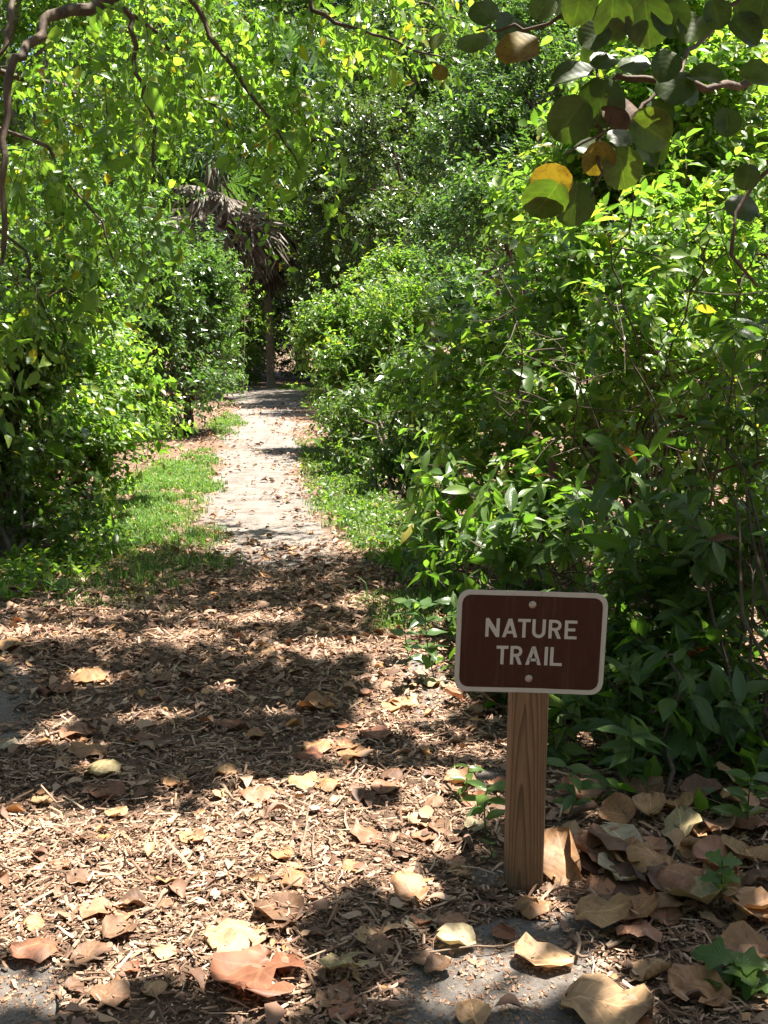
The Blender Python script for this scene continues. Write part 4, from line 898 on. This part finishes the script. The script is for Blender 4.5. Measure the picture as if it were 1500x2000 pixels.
# ------------------------------------------------------------------ large fallen leaves, each one a thing
def fallen_tpl(seed, curl, cup, torn=0.0, roll=0.0):
    r = np.random.default_rng(seed); rows, cols = 7, 6
    v, f, uv = leaf_grid(rows, cols, rnd, r.uniform(.85, 1.05), 0, 0, 0, notch=.05)
    x, y = v[:, 0], v[:, 1] - .5
    ang_ = np.arctan2(y, x); x = x * (1 + .07 * np.sin(3 * ang_ + seed) + .04 * np.sin(7 * ang_ + 2 * seed)); y = y * (1 + .05 * np.sin(5 * ang_ + seed))
    z = curl * 1.6 * x * x + cup * 1.4 * y * y + .05 * np.sin(7 * x + seed) * y + .04 * np.sin(9 * y + 2 * seed) + .05 * r.normal(0, 1, len(x)) * (np.hypot(x, y) > .3)
    if roll:                                     # roll one side over into a scroll
        a = np.clip((x - .1) / .4, 0, 1) * roll; rad = .4 / max(roll, .1)
        xr = np.where(x > .1, .1 + rad * np.sin(a), x); z = z * .4 + np.where(x > .1, rad * (1 - np.cos(a)), 0); x = xr
    v = np.stack([x, y, z], -1); v[:, 2] -= np.percentile(v[:, 2], 12)
    if torn:
        c = v[f].mean(1); bite = ((c[:, 0] > .12) & (c[:, 1] < -.15 + .1 * math.sin(seed))) if seed % 2 else ((c[:, 0] < -.2) & (abs(c[:, 1]) < .16))
        f = f[~bite]
    return v, f, uv
FT = {'flat': [fallen_tpl(s, .12, .06) for s in (1, 2, 3)], 'curled': [fallen_tpl(s, .65, .1) for s in (4, 5, 6)], 'domed': [fallen_tpl(s, -.45, -.25) for s in (7, 8, 9)],
      'cupped': [fallen_tpl(s, .55, .5) for s in (10, 11)], 'torn': [fallen_tpl(s, .15, .1, 1) for s in (13, 14)], 'rolled': [fallen_tpl(s, .2, .05, 0, 3.6) for s in (16, 17)]}
FM = {}
rf = np.random.default_rng(99)
DESC = {'flat': 'lying flat', 'curled': 'with both edges curled up', 'domed': 'arched up off the ground', 'cupped': 'cupped like a bowl', 'torn': 'with a piece torn away', 'rolled': 'with one side rolled over'}
COLW = {'tan': 'tan', 'red': 'red-brown', 'pale': 'pale yellowish', 'brown': 'dull brown'}
def fallen(px, py, size, kind, colour, rot=None, pitch=0., bank=0., label=None, lift=0.0):
    g = G(px, py)
    q = int(rf.integers(len(FT[kind]))); key = (kind, q, colour)
    if key not in FM: FM[key] = mesh('fallen_leaf', FT[kind][q][0], FT[kind][q][1], M['fallen_' + colour], FT[kind][q][2], None, True)
    o = obj('fallen_leaf', FM[key]); s = size
    o.rotation_euler = (pitch, bank, rf.uniform(0, 6.28) if rot is None else math.radians(rot)); o.scale = (s, s, s)
    o.location = (g[0], g[1], float(gz(g[0], g[1])) + .014 + lift)
    zone = 'litter beside the sign post' if (g[0] > .33 and g[1] < 4.2 and px > 1000) else 'wood chip mulch'
    o['label'] = label or f"{COLW[colour]} fallen leaf {DESC[kind]} on the {zone}"
    o['category'] = 'fallen leaf'
    o['group'] = f"{COLW[colour]} {kind} fallen leaves, {'litter by the sign' if 'litter' in zone else 'mulch'}"
for a in [(505, 1935, .20, 'torn', 'red', 170, .12, 0, 'largest fallen leaf, reddish tan and torn at its edge, propped on the mulch', .01), (1058, 1885, .13, 'cupped', 'tan', 80, .15, 0, 'tan leaf curled into a bowl standing on the pale sand patch', 0),
          (797, 1757, .105, 'flat', 'tan', 30, .35, 0, 'upright-tilted oval tan leaf alone in the dark chips before the post', .02), (675, 1915, .11, 'torn', 'pale', 200, .3, 0, 'pale olive ragged leaf with holes beside the largest fallen leaf', .015),
          (460, 1838, .14, 'domed', 'tan', 100, 0, 0, 'cream leaf half in shade at the edge of the sunlit chips', 0), (545, 1790, .12, 'curled', 'brown', 40, 0, 0, 'folded brown leaf in the shade edge above the cream leaf', 0),
          (1040, 1785, .085, 'domed', 'tan', 60, 0, 0, 'bright orange-tan leaf in a sun fleck just before the post foot', 0), (1098, 1715, .15, 'rolled', 'tan', 10, .75, 0, 'long rolled tan leaf leaning against the foot of the post', .05),
          (1080, 1680, .12, 'curled', 'tan', 120, .5, 0, 'tan leaf tucked behind the rolled leaf at the post foot', .03), (1190, 1985, .19, 'flat', 'tan', 250, .1, 0, 'large veined tan leaf at the edge of the pale sand patch', .005),
          (1275, 1915, .10, 'rolled', 'tan', 300, .1, 0, 'small rolled tan leaf beside the pale sand patch', 0), (1360, 1950, .13, 'torn', 'tan', 60, .15, 0, 'crumpled tan leaf with holes below the dark ivy seedling', 0),
          (890, 1852, .09, 'curled', 'pale', 80, .1, 0, 'pale leaf with a curled hooked edge on the sand margin', 0), (822, 1822, .075, 'torn', 'pale', 10, .1, 0, 'yellowish leaf with a round hole on the dark chips', 0),
          (880, 1815, .07, 'flat', 'red', 90, 0, 0, 'small red-brown leaf beside the yellowish leaf with a hole', 0), (985, 1835, .06, 'rolled', 'red', 40, 0, 0, 'short red-brown rolled leaf at the top of the pale sand patch', 0),
          (65, 1872, .105, 'domed', 'red', 110, .1, 0, 'pinkish tan leaf alone beside the sand in the corner', 0), (715, 1640, .09, 'domed', 'red', 60, .2, 0, 'reddish leaf arched on the mulch at the shade edge', 0),
          (945, 1390, .17, 'rolled', 'brown', 100, .6, 0, 'big brown leaf standing upright left below the sign panel', .05), (885, 1380, .09, 'curled', 'red', 100, .6, 0, 'bright orange-red leaf under the corner of the sign panel', .03)]:
    fallen(*a)
spots = [(655, 1470, .16, 'flat', 'red'), (690, 1485, .15, 'flat', 'tan'), (620, 1475, .14, 'domed', 'tan'), (735, 1445, .17, 'flat', 'red'), (600, 1490, .13, 'domed', 'red'), (505, 1565, .15, 'domed', 'red'), (590, 1540, .13, 'domed', 'pale'), (640, 1545, .12, 'domed', 'tan'),
         (755, 1550, .13, 'flat', 'red'), (200, 1518, .17, 'domed', 'pale'), (210, 1560, .16, 'flat', 'red'), (345, 1540, .12, 'flat', 'tan'), (440, 1518, .12, 'domed', 'tan'), (170, 1480, .18, 'domed', 'tan'), (150, 1440, .17, 'flat', 'red'), (175, 1330, .22, 'domed', 'tan'),
         (110, 1355, .18, 'flat', 'red'), (310, 1335, .16, 'flat', 'brown'), (290, 1450, .15, 'flat', 'red'), (320, 1460, .14, 'flat', 'brown'), (450, 1425, .11, 'domed', 'red'), (610, 1385, .16, 'curled', 'tan'), (500, 1447, .1, 'flat', 'tan'), (20, 1270, .2, 'domed', 'tan'),
         (775, 1385, .17, 'flat', 'tan'), (790, 1380, .15, 'flat', 'tan'), (840, 1340, .12, 'domed', 'pale'), (830, 1640, .1, 'flat', 'red'), (885, 1690, .1, 'flat', 'red'), (890, 1640, .11, 'flat', 'brown'), (930, 1625, .1, 'curled', 'pale'), (690, 1700, .09, 'flat', 'tan'), (560, 1720, .08, 'flat', 'red'),
         (900, 1535, .14, 'curled', 'tan'), (970, 1545, .1, 'curled', 'red'), (190, 1790, .12, 'flat', 'red'), (235, 1800, .1, 'flat', 'red'), (375, 1650, .1, 'torn', 'tan'), (215, 1960, .12, 'torn', 'brown'), (255, 1900, .06, 'curled', 'red'), (300, 1935, .08, 'domed', 'tan'), (740, 1860, .1, 'domed', 'brown')]
for a in spots: fallen(a[0], a[1], a[2] * .72, *a[3:])
pile = [(1140, 1660), (1190, 1680), (1170, 1710), (1240, 1690), (1225, 1725), (1280, 1720), (1160, 1755), (1215, 1765), (1260, 1690), (1330, 1640), (1345, 1660), (1290, 1780), (1310, 1760), (1340, 1745), (1390, 1700), (1420, 1690), (1460, 1700), (1250, 1830), (1180, 1830), (1240, 1810), (1300, 1800),
        (1360, 1795), (1400, 1770), (1440, 1800), (1480, 1790), (1130, 1690), (1100, 1650), (1280, 1600), (1330, 1590), (1390, 1620), (1450, 1600), (1490, 1640), (1200, 1610), (1130, 1610), (1490, 1560), (1380, 1570), (1270, 1560), (1150, 1560), (1420, 1550), (1460, 1880), (1480, 1920), (1310, 1700), (1200, 1650), (1370, 1680), (1350, 1620), (1410, 1740), (1470, 1750), (1230, 1640)]
for px, py in pile:
    fallen(px + rf.normal(0, 8), py + rf.normal(0, 8), rf.uniform(.085, .145), str(rf.choice(['flat', 'curled', 'domed', 'cupped', 'rolled', 'torn'], p=[.2, .25, .25, .12, .1, .08])), str(rf.choice(['tan', 'red', 'brown', 'pale'], p=[.5, .15, .28, .07])), None, rf.normal(0, .22), rf.normal(0, .22), None, rf.uniform(0, .035))
cnt = 0
while cnt < 70:
    px, py = rf.uniform(-20, 1000), rf.uniform(1130, 2000)
    g = G(px, py)
    if px > 820 and py < 1330: continue
    if rf.random() > .35 + .5 * float(fbm(g[0] * 1.2, g[1] * 1.2, 12)): continue
    fallen(px, py, rf.uniform(.04, .085), str(rf.choice(['flat', 'curled', 'domed', 'torn'], p=[.5, .2, .2, .1])), str(rf.choice(['tan', 'red', 'brown', 'pale'], p=[.22, .26, .48, .04])), None, rf.normal(0, .12), rf.normal(0, .12)); cnt += 1

# ------------------------------------------------------------------ sticks
rs = np.random.default_rng(123)
STK = [((350, 1318), (480, 1332), .006, 'dark stick lying across the shaded mulch'), ((0, 1708), (200, 1728), .004, 'long thin pale stick on the sunlit chips'), ((590, 1690), (625, 1560), .005, 'stick pointing along the trail out of the sunlit chips'),
       ((610, 1700), (612, 1640), .004, 'short pale straw upright on the shade edge'), ((270, 1800), (360, 1720), .005, 'slanting pale twig over the sunlit chips'), ((400, 1750), (480, 1745), .003, 'fine twig among the pale chips'), ((430, 1545), (470, 1600), .006, 'dark forked twig among the leaves'),
       ((1110, 1850), (1150, 1900), .006, 'splintered pale twig beside the sand patch'), ((560, 1790), (760, 1740), .003, 'thin stalk crossing the shade before the post'), ((1050, 1720), (1080, 1745), .003, 'stub of twig at the post foot'), ((1290, 1620), (1500, 1640), .0025, 'pale dry stem crossing the leaf litter'), ((800, 1880), (1000, 1860), .003, 'thin twig along the top of the sand patch'), ((1190, 1860), (1310, 1800), .006, 'grey stick half buried in dark chips')]
for (a, b_, r, lab) in STK:
    p, q = G(*a), G(*b_); c = np.linspace(p, q, 9); c[:, :2] += np.cumsum(rs.normal(0, .006, (9, 2)), 0); c[:, 2] = gz(c[:, 0], c[:, 1]) + .014 + rs.uniform(0, .012, 9)
    v, f = tube(c, np.linspace(r, r * .5, 9), 6); o = obj('fallen_twig', mesh('fallen_twig', v - p, f, M['stick'], smooth=True), label=lab, category='twig'); o.location = Vector(p)

# ------------------------------------------------------------------ grass and weeds
def grass(name, polys, n, hgt, label, mat='grass', edge=.25, wide=1.0):
    rg = np.random.default_rng(n); pts = []
    for poly, share in polys:
        lo, hi = poly.min(0) - edge, poly.max(0) + edge; got = 0
        while got < int(n * share):
            q = rg.uniform(lo, hi, (4000, 2)); d = sdf_poly(q[:, 0] + (fbm(q[:, 0] * 3, q[:, 1] * 3, 2) - .5) * edge * 2, q[:, 1], poly)
            k = q[(d < rg.uniform(-edge, edge * .6, 4000)) & (fbm(q[:, 0] * 4, q[:, 1] * 4, 8) > rg.uniform(.3, .62, 4000))][:int(n * share) - got]; pts.append(k); got += len(k)
    xy = np.concatenate(pts); m = len(xy); p = np.concatenate([xy, gz(xy[:, 0], xy[:, 1])[:, None]], 1)
    a = rg.uniform(0, 6.283, m); lean = rg.uniform(.15, .9, m); h = hgt * rg.lognormal(0, .35, m); w = (.0013 + .00028 * p[:, 1]) * wide * rg.uniform(.7, 1.4, m)
    dr = np.stack([np.cos(a), np.sin(a), 0 * a], -1); sd_ = np.stack([-np.sin(a), np.cos(a), 0 * a], -1)
    m1 = p + dr * (h * lean * .3)[:, None] + np.array([0, 0, 1]) * (h * .6)[:, None]; tip = p + dr * (h * lean)[:, None] + np.array([0, 0, 1]) * (h * (1 - .35 * lean))[:, None]
    VV = np.stack([p - sd_ * w[:, None], p + sd_ * w[:, None], m1 + sd_ * w[:, None] * .8, m1 - sd_ * w[:, None] * .8, tip], 1).reshape(-1, 3)
    b0 = np.arange(m)[:, None] * 5; F4 = b0 + np.array([[0, 1, 2, 3]]); F3 = b0 + np.array([[3, 2, 4]])
    obj(name, mesh(name, VV, [F4, F3], M[mat], None, np.repeat(rg.random(m), 5)), kind='stuff', label=label)
grass('grass', [(ground_poly([(195, 1045), (210, 980), (290, 920), (400, 880), (398, 940), (385, 1000), (330, 1060), (240, 1080)]), .56), (ground_poly([(330, 1060), (430, 1030), (420, 1130), (280, 1190), (120, 1180), (200, 1080)]), .07),
                (ground_poly([(625, 975), (700, 990), (860, 1070), (875, 1130), (760, 1100), (680, 1050)]), .09), (ground_poly([(730, 1190), (870, 1150), (870, 1230), (760, 1230)]), .05),
                (ground_poly([(405, 835), (445, 808), (462, 828), (440, 860)]), .05), (ground_poly([(540, 756), (600, 752), (610, 764), (560, 760)]), .05), (ground_poly([(590, 860), (680, 870), (680, 960), (610, 940)]), .05)], 38000, .05, 'sunlit green grass verge between the trail and the rounded shrub')
def weeds(name, poly, n, label, mat, leaf=.03, hgt=.05):
    rg = np.random.default_rng(n + 3); lo, hi = poly.min(0), poly.max(0); q = rg.uniform(lo, hi, (n * 6, 2)); q = q[sdf_poly(q[:, 0], q[:, 1], poly) < rg.uniform(-.2, .15, len(q))][:n]
    p = np.concatenate([q, (gz(q[:, 0], q[:, 1]) + .005)[:, None]], 1); d = unit(rg.normal(0, .6, (len(p), 3)) + np.array([0, 0, .8])); d[:, 2] = np.abs(d[:, 2])
    pos, ld, nn, sz, tips = spray_leaves(rg, p, d, hgt * rg.uniform(.5, 1.8, len(p)), 6, leaf, .9, .05)
    v, f, va, uv = place_leaves(MID, pos, frames(ld, nn), sz, rg.random(len(pos))); obj(name, mesh(name, v, f, M[mat], uv, va, True), kind='stuff', label=label)
weeds('weeds', ground_poly([(600, 880), (700, 930), (860, 1040), (890, 1150), (760, 1110), (680, 1040), (620, 960)]), 1500, 'low leafy weeds along the sign side of the trail', 'leaf_green', .035, .07)
weeds('undergrowth', ground_poly([(-100, 1130), (100, 1080), (220, 1030), (260, 1080), (140, 1170), (-100, 1180)]), 300, 'scattered low green plants at the foot of the shady shrub', 'leaf_bright', .05, .08)
weeds('undergrowth', ground_poly([(870, 1180), (1000, 1150), (1600, 1380), (1600, 1600), (1250, 1580), (1080, 1500), (1000, 1400), (900, 1300)]), 380, 'low shaded undergrowth beneath the shrubs by the sign', 'leaf_coffee', .075, .12)

# seedlings, each a thing with its own leaves
def seedling(px, py, h, nl, leaf, tpl, key, mat, label, seed, spread=1.0, lean=(0, 0)):
    rg = np.random.default_rng(seed); g = G(px, py); t = thing('seedling', g, label, 'seedling')
    top = np.array([lean[0], lean[1], h]); c = curve([(0, 0, -.01), top * .5 + rg.normal(0, .01, 3), top], 7); v, f = tube(c, np.linspace(.003, .0015, 7), 5); obj('stem', mesh('stem', v, f, M['leaf_green'], smooth=True), t)
    for i in range(nl):
        k = 6 - (i // 2) * 6 // max(1, nl // 2 + 1); p = c[max(2, k)]; a = i * 2.39 + rg.normal(0, .2); d = unit(np.array([math.cos(a) * spread, math.sin(a) * spread, rg.uniform(-.1, .35)])); n_ = unit(np.array([0, -.25, 1.]) + rg.normal(0, .25, 3))
        R = frames(d[None], n_[None])[0]; s = leaf * rg.uniform(.75, 1.15); Mx = np.eye(4); Mx[:3, :3] = R * s; Mx[:3, 3] = p
        q = int(rg.integers(len(tpl))); o = obj('leaf', leaf_mesh(f'{key}{q}', tpl[q], M[mat]), t); o.matrix_basis = Matrix(Mx.tolist())
lobed = lambda t: max(0.0, math.sin(math.pi * t ** .7)) * (1 + .38 * math.cos(t * 15))
IVY = [leaf_grid(9, 4, lobed, .9, .05, .1, .02), leaf_grid(9, 4, lobed, .8, .1, .15, .02)]
seedling(1405, 1785, .14, 10, .05, IVY, 'ivy', 'leaf_bright', 'small bright lobed-leaf seedling growing through the leaf litter', 1)
seedling(1430, 1925, .06, 6, .095, IVY, 'ivy', 'leaf_coffee', 'dark lobed-leaf ivy seedling on the shaded chips', 2)
seedling(1105, 1600, .16, 10, .085, COFFEE, 'coffee', 'leaf_coffee', 'young ribbed-leaf seedling standing beside the post', 3)
seedling(950, 1640, .15, 9, .09, COFFEE, 'coffee', 'leaf_coffee', 'shaded seedling on the mulch side of the post', 4)
seedling(915, 1560, .10, 8, .07, COFFEE, 'coffee', 'leaf_green', 'low green seedling between the post and the mulch', 5)
seedling(955, 1675, .04, 5, .03, OVER, 'over', 'leaf_bright', 'tiny bright seedling in the dark chips by the post', 6)
seedling(70, 1135, .12, 9, .09, OVER, 'over', 'leaf_bright', 'little bright plant at the mulch edge under the shady shrub', 7)
seedling(180, 1110, .2, 14, .09, OVER, 'over', 'leaf_bright', 'leafy young plant at the corner of the grass verge', 8)
seedling(850, 1330, .34, 18, .085, OVER, 'over', 'leaf_cool', 'glossy leaved sprig arching out beside the sign panel', 9, 1.0, (-.05, -.1))
seedling(800, 1290, .26, 12, .085, OVER, 'over', 'leaf_cool', 'glossy sprig on the mulch before the arching sprig', 10, 1.0, (-.02, 0))
seedling(1230, 1560, .2, 12, .11, COFFEE, 'coffee', 'leaf_coffee', 'broad young ribbed-leaf plant at the front of the leaf litter', 11)
seedling(1460, 1640, .18, 10, .09, COFFEE, 'coffee', 'leaf_green', 'spindly young plant with a bare stem over the leaf litter', 12)
